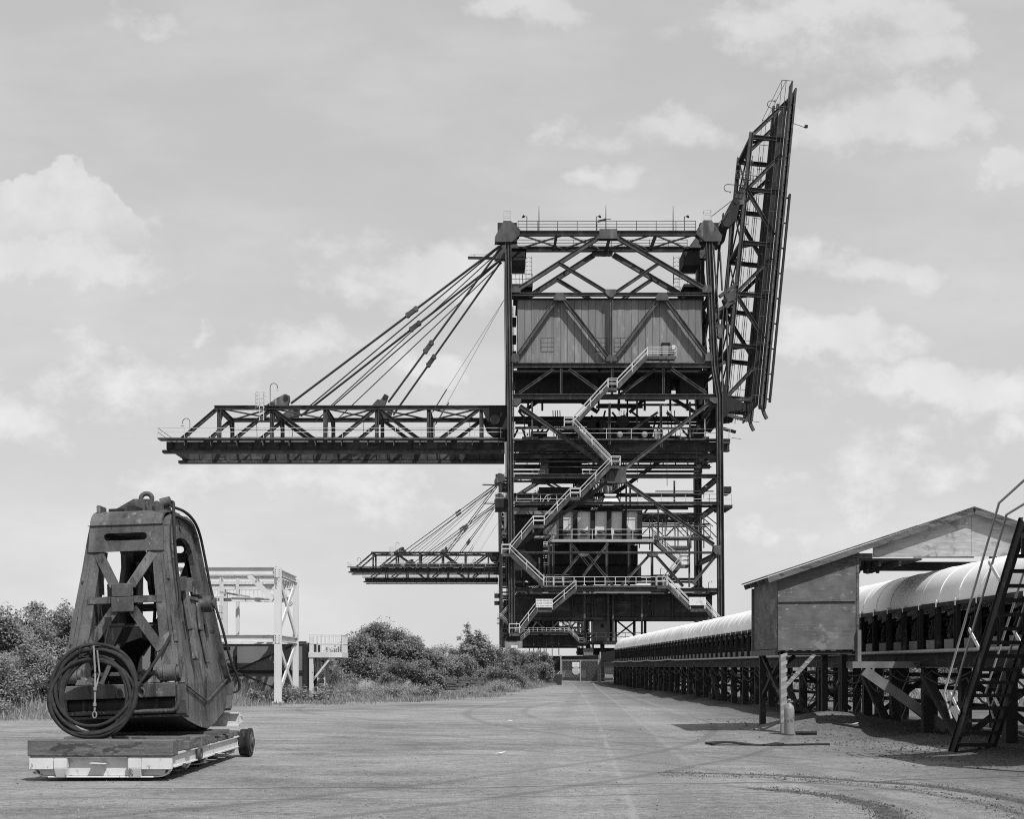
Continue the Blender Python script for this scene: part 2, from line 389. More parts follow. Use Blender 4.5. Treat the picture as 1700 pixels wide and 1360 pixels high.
# tyre arcs of dark clods, lower right
def arc(cx_, cy_, R, wd, col, amt, base, xa, xb):
    d = t.vm('DISTANCE', t.vm('MULTIPLY', pos, (1, 1, 0)), (cx_, cy_, 0))
    d = t.m('ABSOLUTE', t.m('ADD', t.m('SUBTRACT', d, R), t.m('MULTIPLY', t.m('SUBTRACT', n3, .5), .12)))
    k = t.m('MULTIPLY', t.step(d, wd, wd * .4), t.step(X, xa, xb)); k = t.m('MULTIPLY', k, t.step(n3, .38, .55, .35, 1))
    return t.mix(t.m('MULTIPLY', k, amt), base, col)
for (ax, ay, R_, wd_, am_) in ((-30, 40, 38.5, .16, .30), (-30, 40, 36.6, .16, .28), (40, 45, 41.0, .2, .22), (40, 45, 38.9, .2, .2), (-20, 10, 27.5, .15, .22), (-20, 10, 25.6, .15, .2), (14, 52, 22.0, .2, .2), (-2, 48, 21, .14, .25), (-2, 48, 19.2, .14, .22)):
    base = arc(ax, ay, R_, wd_, .095, min(.6, am_ * 1.7), base, -20.0, -19.0)
for (bx_, by_, br_, bc_, ba_) in ((3.5, 38, 3.5, .27, .35), (0.5, 22, 2.5, .25, .3), (-7, 34, 4, .26, .35), (-2.5, 27, 3, .12, .3), (6.8, 21.5, 1.6, .27, .5), (9.0, 25.2, .9, .30, .6), (-3, 17, 1.8, .13, .3), (6.4, 47, 3, .26, .4), (-12, 42, 5, .25, .35)):
    dd = t.vm('LENGTH', t.vm('MULTIPLY', t.vm('SUBTRACT', pos, (bx_, by_, 0)), (1, .6, 0)))
    kk = t.step(t.m('ADD', t.m('DIVIDE', dd, br_), t.m('MULTIPLY', t.m('SUBTRACT', n2, .5), 2.4)), 1.0, .3)
    base = t.mix(t.m('MULTIPLY', kk, ba_), base, t.m('MULTIPLY', f, bc_))
base = arc(1.6, 14.8, 5.15, .22, .05, .85, base, 1.0, 4.5)
base = arc(1.6, 14.8, 3.05, .18, .05, .85, base, 2.5, 4.2)
base = arc(1.6, 14.4, 4.45, .12, .07, .6, base, 2.8, 5.0)
base = arc(-6.0, 80.0, 63.0, .10, .07, .7, base, -7.0, -4.0)
base = arc(-5.6, 80.2, 64.5, .08, .09, .5, base, -7.0, -5.0)
spots = t.step(t.noise(pos, 5.5, 4, .75), .60, .66); base = t.mix(t.m('MULTIPLY', spots, .6), base, .07)
pale = t.step(t.noise(pos, 9.5, 3, .7), .70, .74); base = t.mix(t.m('MULTIPLY', pale, .5), base, .28)
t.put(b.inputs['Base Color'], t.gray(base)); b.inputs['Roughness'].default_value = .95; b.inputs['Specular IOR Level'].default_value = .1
bn = t.n('ShaderNodeBump'); bn.inputs['Strength'].default_value = .8; bn.inputs['Distance'].default_value = .05
t.put(bn.inputs['Height'], t.m('ADD', t.m('MULTIPLY', n3, .7), t.m('MULTIPLY', n4, .35))); gm.node_tree.links.new(bn.outputs[0], b.inputs['Normal'])
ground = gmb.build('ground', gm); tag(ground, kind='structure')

def scatter_clods(n, fn, name, m, s0, s1):
    mb = MB()
    for i in range(n):
        x, y = fn(); s = random.uniform(s0, s1) * random.choice((.6, 1, 1, 1.6)); z = gh(x, y)
        a = random.uniform(0, PI); ca, sa = math.cos(a) * s, math.sin(a) * s
        q = [random.uniform(.7, 1.2) for _ in range(5)]
        mb.add([(x + ca * q[0], y + sa * q[0], z - .01), (x - sa * q[1], y + ca * q[1], z - .01), (x - ca * q[2], y - sa * q[2], z - .01), (x + sa * q[3], y - ca * q[3], z - .01),
                (x + ca * .3, y + sa * .2, z + s * q[4] * .7), (x - ca * .3, y - sa * .3, z + s * .6)],
               [(0, 1, 4), (1, 5, 4), (1, 2, 5), (2, 3, 5), (3, 4, 5), (3, 0, 4)])
    o = mb.build(name, m); return o
def on_arc():
    R = random.choice((5.15, 5.15, 3.05, 3.05, 4.45)); a = random.uniform(-.35, 1.35) if R > 4 else random.uniform(-.45, .85)
    R += random.gauss(0, .10 + .05 * random.random()); return ARC[0] + R * math.cos(a), ARC[1] + R * math.sin(a)
tag(scatter_clods(5200, on_arc, 'mud_clods', 'clod', .006, .019), 'dark crumbled clods along the curved tyre tracks, lower right', 'clods', kind='stuff')
def anywhere():
    y = 13 + 30 * random.random() ** 1.6; return random.uniform(-.42, .42) * y + .02 * y, y
tag(scatter_clods(5200, anywhere, 'loose_stones', 'stone', .005, .014), 'small loose stones scattered over the dusty yard', 'stones', kind='stuff')
def ore_spill():
    y = random.uniform(20, 40); return 9.6 + random.gauss(0, 1.4), y
tag(scatter_clods(5000, ore_spill, 'spilled_ore', 'clod', .010, .032), 'dark spilled ore lumps beneath the conveyor and shed', 'ore', kind='stuff')

# ------------------------------------------------------------ trees, bushes and grass
def leaves(mb, c, r, n, size, squash=.8):
    for _ in range(n):
        u = V((random.gauss(0, 1), random.gauss(0, 1), random.gauss(0, 1))).normalized() * r * random.random() ** .45
        u.z *= squash; p = c + u
        d = V((random.gauss(0, 1), random.gauss(0, 1), random.gauss(-.2, .45))).normalized()
        s = d.cross(V((random.gauss(0, .45), random.gauss(-.15, .45), 1))).normalized()
        L = size * random.uniform(.7, 1.4); W = L * .34
        mb.add([p, p + d * L * .5 + s * W, p + d * L, p + d * L * .5 - s * W], [(0, 1, 2, 3)])
def tree(name, base, H, R, n, label, cat, group, leaf='leaf', size=.2, seed=0, open_=0.0, low=.15):
    random.seed(seed); base = V(base); base.z = gh(base.x, base.y)
    root = empty(name, base, label, cat, group); tb = MB(); lb = MB(); H *= random.uniform(.92, 1.0) * (.9 if base.x < -10 and base.y < 70 else 1)
    nst = 1 if open_ < .9 else 3
    tips = []
    for s in range(nst):
        lean = V((random.uniform(-.2, .2), random.uniform(-.2, .2), 1)) * H * .5
        mid = base + lean; r0 = .035 * H / (nst ** .5)
        tb.tube([base + V((0, 0, -.1)), base + lean * .5 + V((random.uniform(-.1, .1), 0, 0)), mid], [r0, r0 * .8, r0 * .55], 7)
        nb = int(9 + 3 * H)
        for i in range(nb):
            a = random.uniform(0, 2 * PI); h = low + (1 - low) * (i + random.random()) / nb
            start = base + lean * min(1, h * 1.25 + .05)
            ext = R * math.sin(PI * min(.97, .22 + h * .72)) ** .8 * random.uniform(.65, 1.12)
            tip = base + V((math.cos(a) * ext, math.sin(a) * ext, H * h * random.uniform(.9, 1.04)))
            m2 = (start + tip) / 2 + V((0, 0, .1 * H * random.random()))
            tb.tube([start, m2, tip], [r0 * .4, r0 * .25, r0 * .08], 5)
            tips.append((tip, ext)); tips.append(((tip + m2) / 2, ext))
            if random.random() < .22:      # a shoot that breaks the outline
                q = tip + V((random.gauss(0, .2), random.gauss(0, .2), random.uniform(.25, .7))) * R * .45; tb.tube([tip, q], [r0 * .10, r0 * .04], 4); leaves(lb, q, R * .12, int(30 + 40 * random.random()), size * .8, 1.5)
            for k in range(2):
                tw = m2.lerp(tip, random.uniform(.3, .9)) + V((random.gauss(0, 1), random.gauss(0, 1), random.gauss(.1, .8))) * R * .22
                tb.tube([m2.lerp(tip, .4), tw], [r0 * .14, r0 * .05], 4); tips.append((tw, ext))
    per = max(6, int(n * 2.8) // len(tips)); size *= .60
    for tip, ext in tips:
        leaves(lb, tip, R * random.uniform(.20, .42) * (1 - .45 * open_), int(per * random.uniform(.5, 1.5)), size)
    tb.build('trunk', 'bark', root); lb.build('crown', leaf, root)
    return root
def G(px, Y): return V(((px - 820) * Y / FPX, Y, 0))
T = 'trees and bushes behind the yard'
spec = [
 ('tree', G(-20, 50), 5.0, 2.0, 7000, 'grey green tree at the far left edge of the yard', 'leafpale', .19, .2),
 ('tree', G(40, 53), 4.6, 1.6, 6000, 'rounded leafy tree second from the left edge, between edge and grab', 'leafpale', .19, .2),
 ('tree', G(118, 56), 5.5, 2.0, 8000, 'tallest feathery tree just left of the rusty grab', 'leafpale', .2, .3),
 ('bush', G(60, 46), 2.6, 1.5, 5000, 'low dense bush in front of the left trees beside the tall grass', 'leafpale', .16, .1),
 ('bush', G(-15, 44), 2.3, 1.4, 4500, 'low bush cut by the left edge of the photograph', 'leafpale', .16, .1),
 ('tree', G(190, 74), 4.6, 2.4, 6000, 'tree half hidden behind the rusty grab', 'leaf', .2, .2),
 ('bush', G(150, 47), 2.6, 1.6, 4500, 'low bush behind the hanging coil of cable', 'leafpale', .16, .1),
 ('tree', G(640, 92), 5.2, 2.5, 13000, 'big dark tree in the middle, tallest right of the white platform', 'leaf', .25, .1),
 ('tree', G(590, 88), 4.1, 2.2, 9000, 'dark tree directly beside the small caged platform', 'leaf', .25, .1),
 ('tree', G(688, 92), 3.7, 2.0, 8000, 'rounded dark tree on the right flank of the big middle tree', 'leaf', .25, .1),
 ('bush', G(545, 78), 2.2, 1.8, 5000, 'low bush below the caged platform', 'leaf', .2, .1),
 ('bush', G(735, 95), 2.9, 2.0, 7000, 'pale hedge bush between the big tree and the sparse tree', 'leafpale', .2, .1),
 ('bush', G(668, 82), 2.0, 1.6, 5500, 'low dark bush in front of the big middle tree', 'leaf', .2, .1),
 ('bush', G(712, 84), 1.6, 1.4, 4500, 'small bush left of the timber pile', 'leaf', .2, .1),
 ('tree', G(787, 98), 4.7, 1.7, 2600, 'sparse open tree with spreading stems above the timber pile', 'leafpale', .3, .95),
 ('bush', G(765, 97), 3.1, 1.9, 6500, 'bush behind the timber pile', 'leafpale', .2, .1),
 ('bush', G(812, 99), 3.2, 1.9, 6500, 'bush right of the sparse tree', 'leaf', .2, .1),
 ('bush', G(850, 104), 3.2, 2.1, 8000, 'dense rounded bush at the foot of the left crane leg', 'leaf', .2, .1),
 ('bush', G(893, 109), 3.1, 1.7, 7000, 'dense bush next to the gate, rightmost of the row', 'leaf', .2, .1),
 ('bush', G(838, 92), 1.6, 1.5, 4000, 'low bush in front of the dense rounded bush near the crane', 'leaf', .18, .1)]
for i, (k, p, H, R, n, lab, lf, sz, op) in enumerate(spec):
    tree('bushy_tree' if k == 'tree' else 'leafy_bush', p, H, R, n, lab, k, T, lf, sz, 100 + i, op, .28 if k == 'tree' else .08)
for i, (p, H) in enumerate([((17, 60, 0), 2.2), ((22, 70, 0), 2.6), ((28, 84, 0), 3), ((19, 90, 0), 2.4), ((36, 100, 0), 3)]):
    tree('leafy_bush', p, H, 2.2, 2600, 'bush beyond the conveyor, glimpsed between its posts', 'bush', 'bushes beyond the conveyor', 'leafpale', .28, 300 + i, .1, .08)
random.seed(11)
EDGE = [(-24, 35), (-15.8, 39.6), (-11.6, 54.6), (-7.6, 60), (-3.8, 65.5), (-.7, 72.5), (2.9, 98), (5.3, 111), (5.6, 120)]
def edge_y(x):
    for (a, ya), (b_, yb) in zip(EDGE, EDGE[1:]):
        if a <= x <= b_: return ya + (yb - ya) * (x - a) / (b_ - a)
    return 120
def blades(n, fn, h0, h1, wd, name, m, lab):
    mb = MB()
    for i in range(n):
        x, y, k = fn(); h = random.uniform(h0, h1) * k; z = gh(x, y) - .02
        a = random.uniform(0, PI); c, s = math.cos(a) * wd, math.sin(a) * wd
        bx, by = random.gauss(0, .28) * h, random.gauss(0, .28) * h
        mb.add([(x - c, y - s, z), (x + c, y + s, z), (x + bx * .4 + c * .7, y + by * .4 + s * .7, z + h * .6), (x + bx * .4 - c * .7, y + by * .4 - s * .7, z + h * .6), (x + bx, y + by, z + h)],
               [(0, 1, 2, 3), (3, 2, 4)])
    return tag(mb.build(name, m), lab, 'grass', kind='stuff')
def strip():
    x = random.uniform(-22, 5.4); e = edge_y(x); d = random.random() ** 1.5 * 13
    k = .3 + .55 * min(1, d / 3.5); k *= max(.12, .7 + 1.7 * noise.noise((x * .55, (e + d) * .35, 2)) + .35 * random.random())
    if -4.6 < x < -.2 and 70 < e + d < 89: k *= .45
    return x + random.gauss(0, .3), e + d + random.gauss(0, .9), k
blades(75000, strip, .2, .85, .012, 'tall_dry_grass', 'grass', 'tall dry grass along the left side of the yard')
def low_weeds():
    x = random.uniform(-19, 4); return x + random.gauss(0, .4), edge_y(x) + .6 - abs(random.gauss(0, 1.9)), .6 * max(0.15, noise.noise((x * .8, 4, 2)) + .5)
blades(15000, low_weeds, .05, .26, .02, 'creeping_weeds', 'weed', 'creeping weeds at the ragged edge of the dusty yard')
def mid_tufts():
    c = random.choice(TUFTS); return c[0] + random.gauss(0, c[2]), c[1] + random.gauss(0, c[2] * 1.6), random.uniform(.4, 1.2) * c[3]
TUFTS = [(random.uniform(-20, 3), 0, random.uniform(.15, .7), random.uniform(.3, 1.0)) for _ in range(60)]
TUFTS = [(x, edge_y(x) - abs(random.gauss(0, 3.0)) - .3, s_, h_) for x, _, s_, h_ in TUFTS]
blades(9000, mid_tufts, .08, .38, .018, 'weed_tufts', 'weed', 'loose weed tufts spilling from the verge onto the dust')
def far_grass(): return random.uniform(19, 45), random.uniform(28, 110), random.uniform(.5, 1.2)
blades(16000, far_grass, .3, .8, .03, 'far_grass', 'grass', 'pale grass beyond the conveyor posts')
random.seed(31); lb = MB()            # leafy scrub mixed into the grass
for i in range(170):
    x = random.uniform(-22, 5.2); y = edge_y(x) + abs(random.gauss(1.5, 3.0)); h = random.uniform(.2, .9)
    if -4.8 < x < 0 and 68 < y < 87: h *= .3
    leaves(lb, V((x, y, gh(x, y) + h * .45)), h * .6, int(90 + 160 * h), .11, .9)
tag(lb.build('low_scrub', 'weed'), 'low leafy scrub mixed into the dry grass before the bushes', 'scrub', kind='stuff')
# weed tussocks standing in the yard edge
for i, (px, Y_, h) in enumerate([(476, 57, .9), (545, 61, .8), (590, 63, .6), (505, 58.5, .7), (520, 64, 1.0), (420, 56, .6), (640, 66, .5)]):
    mb = MB(); p = G(px, Y_); p.z = gh(p.x, p.y)
    r = empty('weed_plant', p, 'leafy weed tuft growing at the yard edge near the white steelwork', 'weed', 'weed tufts at the yard edge')
    random.seed(50 + i)
    for k in range(7):
        q = p + V((random.gauss(0, .25), random.gauss(0, .2), h * random.uniform(.4, 1))); mb.tube([p, q], [.012, .006], 4); 
    sb = mb.build('stem', 'bark', r); lb = MB()
    leaves(lb, p + V((0, 0, h * .5)), h * .6, 260, .13, .9); lb.build('foliage', 'weed', r)
# ------------------------------------------------------------ the ore crane (front face at Y = F)
F = 146.0; S = F / FPX
def A(px, py, d=0.0): return P(px, py, F + d)          # measured at its own depth
def B(px, py, d=0.0):                                   # same X and Z as the front face, d metres behind
    p = P(px, py, F); p.y += d; return p
crane = empty('ore_crane', V(((1020 - 820) * S, F + 8, 4.0)), 'huge dark steel ore crane with zigzag stairs and sheet-clad machine house, the nearer one',
              'crane', 'ore unloading cranes')
def piece(name, m='steel', fn=None, parent=None, bevel=0):
    mb = MB(); fn(mb); return mb.build(name, m, parent or crane, bevel)
def pbox(mb, x0, y0, x1, y1, d0, d1, m=None):
    a = B(x0, y1, d0); b = B(x1, y0, d1); mb.box(a, b)
# legs: front ones nearly upright, back ones leaning in above the boom level
def legpoly(pts, wx, wy, name='leg'):
    mb = MB()
    for a, b in zip(pts, pts[1:]):
        mb.bar(a, b, wx * .80, wy * .35, (0, 1, 0)); mb.bar(a, b, .12, wy * .9, (0, 1, 0))
        for s in (-1, 1): mb.bar(a, b, .07, wy + .14, (0, 1, 0), s * wx / 2, 0)
    return mb.build(name, 'steel', crane)
L0 = [(843.5, 404), (847, 660), (850, 1062)]; R0 = [(1176.5, 404), (1185.5, 608), (1194, 660), (1197, 1040)]
legpoly([B(*p, 0) for p in L0], .66, .75); legpoly([B(*p, 0) for p in R0], .66, .75)
def backd(py): return 16 if py >= 760 else 6 + (py - 404) / (760 - 404) * 10
def subdiv(pts, ys):
    out = []
    for y in ys:
        for (xa, ya), (xb, yb) in zip(pts, pts[1:]):
            if ya <= y <= yb: out.append((xa + (xb - xa) * (y - ya) / (yb - ya), y)); break
    return out
for pts in (L0, R0):
    legpoly([B(x, y, backd(y)) for x, y in subdiv(pts, [404, 608, 660, 760, pts[-1][1]])], .85, .95)
BK = lambda x, y: B(x, y, backd(y))
def ib(name, a, b, wd, ht, up=(0, 0, 1), m='steel', par=None):
    mb = MB(); mb.ibar(a, b, wd, ht, .07, up); return mb.build(name, m, par or crane)
# cross beams, front and back
for (xa, xb, y, ht) in [(862, 1156, 387.5, .55), (850, 1181, 489, .34), (851, 1183, 607, .55), (852, 1190, 659, .58), (854, 1193, 791, .46),
                        (854, 1194, 836, .34), (855, 1190, 918, .24), (855, 1192, 980, .46)]:
    ib('cross_beam', B(xa, y), B(xb, y), .55, ht)
    if y not in (489, 918): ib('cross_beam', BK(xa, y), BK(xb, y), .6, ht)
# side beams joining front and back legs
for y in (387, 489, 607, 659, 745, 791, 836, 918, 980):
    for pts in (L0, R0):
        x = subdiv(pts, [max(y, 404)])[0][0]
        a, b_ = B(x, y, .4), B(x, y, backd(y) - .5); ib('side_beam', a, b_, .45, .6)
for (y0, y1) in ((489, 607),):
    for pts in (L0, R0):
        x0 = subdiv(pts, [y0])[0][0]; x1 = subdiv(pts, [y1])[0][0]
        ib('side_brace', B(x0, y0 + 6, .5), B(x1, y1 - 6, backd(y1) - .6), .35, .4)
def brace(p, q, wd=.40, d=0.0, both=False, ht=.46, name='brace'):
    mb = MB(); a, b_ = B(*p, d), B(*q, d)
    # section seen from the front: a plate face with a raised edge on both sides
    mb.bar(a, b_, wd - .12, .18, (0, 1, 0))
    for s in (-1, 1): mb.bar(a, b_, .06, ht, (0, 1, 0), s * (wd / 2 - .03), 0)
    return mb.build(name, 'steel', crane)
def gusset(pts, d=-.44, th=.05, both=True):
    mb = MB(); mb.plate(pts, [], lambda u, v, k: B(u, v, d + k), th)
    if both: mb.plate(pts, [], lambda u, v, k: B(u, v, -d - th + k), th)
    return mb.build('gusset_plate', 'steel', crane)
# top frame
DB = 6.0
gusset([(836, 369), (848, 369), (864, 384), (862, 393), (850, 404), (821, 404), (822, 395)], -.55, .06)
gusset([(1167, 368), (1180, 368), (1197, 393), (1196, 403), (1169, 403), (1155, 391), (1156, 383)], -.55, .06)
mbs = MB(); [pbox(mbs, x0, 372, x1, 403, -.48, .48) for x0, x1 in ((826, 858), (1161, 1192))]; mbs.build('mast_head', 'dark', crane)
for k, pts in enumerate(([(836, 369), (848, 369), (864, 384), (862, 393), (850, 404), (821, 404), (822, 395)], [(1167, 368), (1180, 368), (1197, 393), (1196, 403), (1169, 403), (1155, 391), (1156, 383)])):
    mb = MB(); mb.plate(pts, [], lambda u, v, q: B(u, v, DB - .5 + q), 1.0); mb.build('mast_head', 'steel', crane)
gusset([(994.6, 382), (1024, 382), (1023.5, 391), (1029, 398), (988, 398), (994.5, 391)])
brace((993, 395), (858, 482), .5); brace((1026, 395), (1170, 480), .5)
brace((928, 437), (1007, 485), .34); brace((1094, 437), (1023, 485), .34)
gusset([(1004, 482), (1023, 482), (1022, 489), (1017, 495), (1012, 495), (1005, 489)])
for (a, b_) in (((993, 395), (858, 482)), ((1026, 395), (1170, 480))): brace(a, b_, .6, DB, name='back_brace')
for (a, b_) in (((928, 437), (1007, 485)), ((1094, 437), (1023, 485))): brace(a, b_, .4, DB, name='back_brace')
gusset([(988, 385), (1026, 385), (1024, 400), (990, 400)], DB - .45, .06, False)
for x0, x1, y0, y1 in ((848, 864, 477, 487), (1165, 1181, 475, 487), (919, 939, 488, 500), (1088.5, 1109, 488, 500), (849, 862, 588, 602), (1170, 1182, 586, 601), (1006, 1024, 591, 601)):
    gusset([(x0 + 4, y0), (x1 - 4, y0), (x1, y0 + 5), (x1, y1), (x0, y1), (x0, y0 + 5)])
brace((1014.3, 495), (1014.3, 592), .32, ht=.40)
for a, b_ in (((923, 498), (861, 588)), ((936, 498), (1008, 592)), ((1093, 498), (1023, 592)), ((1105, 498), (1172, 588))): brace(a, b_, .42)
# horizontal lattice between the two top beams
for a, b_ in (((862, 387), (940, 387)), ((940, 387), (1003, 387)), ((1015, 387), (1085, 387)), ((1085, 387), (1156, 387))):
    for f0, f1 in ((.4, DB - .4), (DB - .4, .4)): ib('lattice_bar', B(*a, f0), B(*b_, f1), .16, .16)
for x in (924, 1014, 1090): ib('lattice_bar', B(x, 387, .3), B(x, 387, DB - .3), .3, .4)
# machine house
def house(mb):
    x0, x1, n = 859.5, 1167.5, 26
    for i in range(n):
        a, b_ = x0 + (x1 - x0) * i / n, x0 + (x1 - x0) * (i + 1) / n
        pbox(mb, a + .25, 495.5, b_ - .25, 602, .62 + (.03 if i % 2 else 0), .75)
    pbox(mb, x0 + .3, 495, x1 - .3, 601.5, .76, 7.2)
hs = piece('machine_house', 'house', house)
piece('roof_edge', 'dark', lambda mb: pbox(mb, 857, 493, 1170, 495.4, .45, 7.4), hs)
for x0, x1 in ((898.3, 919.8), (989, 1008.5), (1020.5, 1042)):
    def win(mb, x0=x0, x1=x1):
        y0, y1 = 559, 581.5
        for k in range(4): pbox(mb, x0, y0 + (y1 - y0) * k / 3 - .2, x1, y0 + (y1 - y0) * k / 3 + .2, .58, .60)
        for x in (x0, (x0 + x1) / 2, x1): pbox(mb, x - .2, y0, x + .2, y1, .57, .579)
    wn = piece('window', 'steel', win, hs)
    piece('pane', 'house', lambda mb: pbox(mb, x0 + .6, 559.5, x1 - .6, 581, .605, .615), wn)
dr = piece('door', 'panel', lambda mb: pbox(mb, 1101, 569.5, 1111, 595, .52, .61), hs)
def dframe(mb):
    pbox(mb, 1099.3, 567.5, 1113.8, 569.3, .40, .6); pbox(mb, 1099.3, 569.5, 1100.9, 596, .45, .6); pbox(mb, 1111.1, 569.5, 1113.8, 596, .45, .6)
piece('door_frame', 'dark', dframe, hs)
piece('wall_lamp', 'sign', lambda mb: pbox(mb, 1116.5, 572, 1122, 579.5, .3, .55), hs)
# top walkway rail, masts, cap ladders
def toprail(mb):
    for y in (368, 373.5, 378): mb.tube([B(860, y, -.2), B(1154.5, y, -.2)], .035, 6); mb.tube([B(860, y, DB + .2), B(1154.5, y, DB + .2)], .035, 6)
    for i in range(10):
        x = 860 + 294.5 * i / 9
        for d in (-.2, DB + .2): mb.tube([B(x, 384, d), B(x, 367.5, d)], .04, 6)
piece('handrail', 'steel', toprail)
for x, y in ((895, 339), (1006.5, 338), (1118.5, 339)):
    piece('mast', 'steel', lambda mb: mb.tube([B(x, 384, .5), B(x, y + 16, .5), B(x, y, .5)], [.07, .05, .025], 6))
for x, s in ((875, -1), (991, 1), (1138, 1)):
    lp = piece('lamp_post', 'steel', lambda mb: mb.tube([B(x, 384, .8), B(x, 355, .8)], .05, 6))
    piece('lamp', 'dark', lambda mb: (mb.tube([B(x, 356, .8), B(x + s * 5, 354, .8)], .03, 6), mb.disc(B(x + s * 6, 355.5, .8), (s, 0, -.8), .16, .3, 10, .1)), lp)
piece('wind_vane', 'dark', lambda mb: (mb.bar(B(993, 365, .5), B(1007, 361.5, .5), .05, .25), mb.tube([B(1007, 361, .5), B(1015, 361, .5)], .04, 6)))
for x0, x1, y0 in ((836, 848, 352), (1168.5, 1180, 351)):
    def cage(mb):
        for d in (-.4, .4):
            for x in (x0, x1): mb.tube([B(x, 370, d), B(x, y0, d)], .035, 5)
            for y in (y0, y0 + 8): mb.tube([B(x0, y, d), B(x1, y, d)], .03, 5)
        for x in (x0, x1): mb.tube([B(x, y0, -.4), B(x, y0, .4)], .03, 5)
    piece('ladder_rail', 'rail', cage)
piece('mast_arm', 'steel', lambda mb: (mb.ibar(B(775, 400, DB), B(824, 401, DB), .2, .3), mb.tube([B(778, 394.5, DB), B(822, 394.5, DB)], .03, 5), mb.tube([B(786, 400, DB), B(786, 394, DB)], .03, 5)))
# platforms and hoist boxes hanging under the mast heads
for sgn, x0, x1 in ((1, 850, 873), (-1, 1139, 1166)):
    piece('winch_box', 'dark', lambda mb: (pbox(mb, x0, 406, x1, 431, 2.0, 5.2), pbox(mb, x0 - 2 * sgn, 402, x1 + 2, 404, 1.8, 5.5)))
    def sideplat(mb):
        pbox(mb, x0 - 1, 466, x1 + 12 * (sgn > 0), 471, 1.2, 6.4); pbox(mb, x0 + 3, 471, x1 + 8 * (sgn > 0), 485, 2.0, 5.5)
    pl = piece('side_platform', 'dark', sideplat)
    def siderail(mb):
        a, b_ = (x0, x1 + 12) if sgn > 0 else (x0 - 18, x1)
        for y in (450, 458): mb.tube([B(a, y, 1.2), B(b_, y, 1.2)], .03, 5); mb.tube([B(a, y, 6.3), B(b_, y, 6.3)], .03, 5)
        for x in (a, (a + b_) / 2, b_):
            for d in (1.2, 6.3): mb.tube([B(x, 466, d), B(x, 450, d)], .035, 5)
    piece('handrail', 'steel', siderail, pl)
    def sl(mb):
        x = 875 if sgn > 0 else 1128
        for dx in (0, 10): mb.tube([B(x + dx, 402, 5), B(x + dx, 468, 5)], .035, 5)
        for k in range(9):
            y = 406 + k * 7; mb.tube([B(x, y, 5), B(x + 5, y, 5 - .5), B(x + 10, y, 5)], .025, 5)
    piece('caged_ladder', 'steel', sl)
for x in (856, 862, 868): piece('thin_cable', 'rope', lambda mb: mb.tube([B(x, 430, 3.5), B(x + 4, 486, 3.5)], .02, 4))
# trusses under the house, floor and machinery
for a, b_ in (((919, 613), (862, 653)), ((944, 613), (992, 648)), ((1088, 613), (1030, 655)), ((1114, 613), (1172, 653))): brace(a, b_, .34, 0.02)
for x in (931.5, 1016, 1101): brace((x, 612), (x, 655), .26, .04)
piece('house_floor', 'dark', lambda mb: (pbox(mb, 852, 612, 1180, 617, .8, 8.5), pbox(mb, 856, 617, 996, 646, 3.2, 8), pbox(mb, 1050, 617, 1120, 641, 3.6, 8.4), pbox(mb, 1136, 617, 1176, 642, 3, 7)))
for x in (880, 905, 1004, 1040, 1085, 1130, 1160):
    piece('hanger_post', 'steel', lambda mb: mb.bar(B(x, 617, 8.6), B(x, 657, 8.6), .25, .25))
for a, b_ in (((870, 657), (930, 615)), ((940, 615), (1004, 657)), ((1060, 657), (1105, 617)), ((1110, 617), (1176, 657))): brace(a, b_, .4, 9.6, name='back_brace')
random.seed(5)
def machinery(mb):     # hoist drums, motors and sheave frames on the trolley floor
    pbox(mb, 868, 716, 1186, 726, 3.5, 11)
    for x0, y0, x1, d in ((980, 694, 1092, 5), (1030, 684, 1062, 6), (884, 700, 912, 6), (930, 692, 968, 8), (1108, 700, 1150, 9), (1160, 690, 1184, 6)):
        pbox(mb, x0, y0, x1, 716, d, d + 2.5)
    for x, y in ((990, 695), (1004, 696), (1040, 689), (1076, 697)): mb.disc(B(x, y, 4.4), (0, 1, 0), .75, 1.0, 18)
    for i in range(26):
        x = random.uniform(860, 1180); y = random.uniform(664, 712); mb.bar(B(x, y, random.uniform(5, 9)), B(x + random.uniform(-16, 16), random.uniform(664, 716), random.uniform(5, 10)), .18, .18)
    for x in (872, 880, 922, 926, 930, 934, 1120, 1126, 1132): mb.tube([B(x, 664, 6), B(x + 3, 740, 6)], .06, 5)
    for y in (666, 673, 682): mb.bar(B(858, y, 10.6), B(1190, y + 1, 10.6), .3, .28)
piece('hoist_machinery', 'dark', machinery)
for x, y in ((1031.5, 717.5), (1073, 717.5)):
    piece('floodlight', 'galv', lambda mb: mb.disc(B(x, y, 1.6), (0, -1, -.15), .38, .35, 18, .3))
piece('control_box', 'sign', lambda mb: pbox(mb, 1091, 709, 1105, 723, 2.2, 3.2))
for a, b_ in (((862, 675), (940, 720)), ((1014, 665), (1014, 735)), ((1100, 668), (1101, 740)), ((1110, 680), (1135, 702)), ((1095, 680), (1045, 715))): brace(a, b_, .26, 1.6, name='inner_brace')
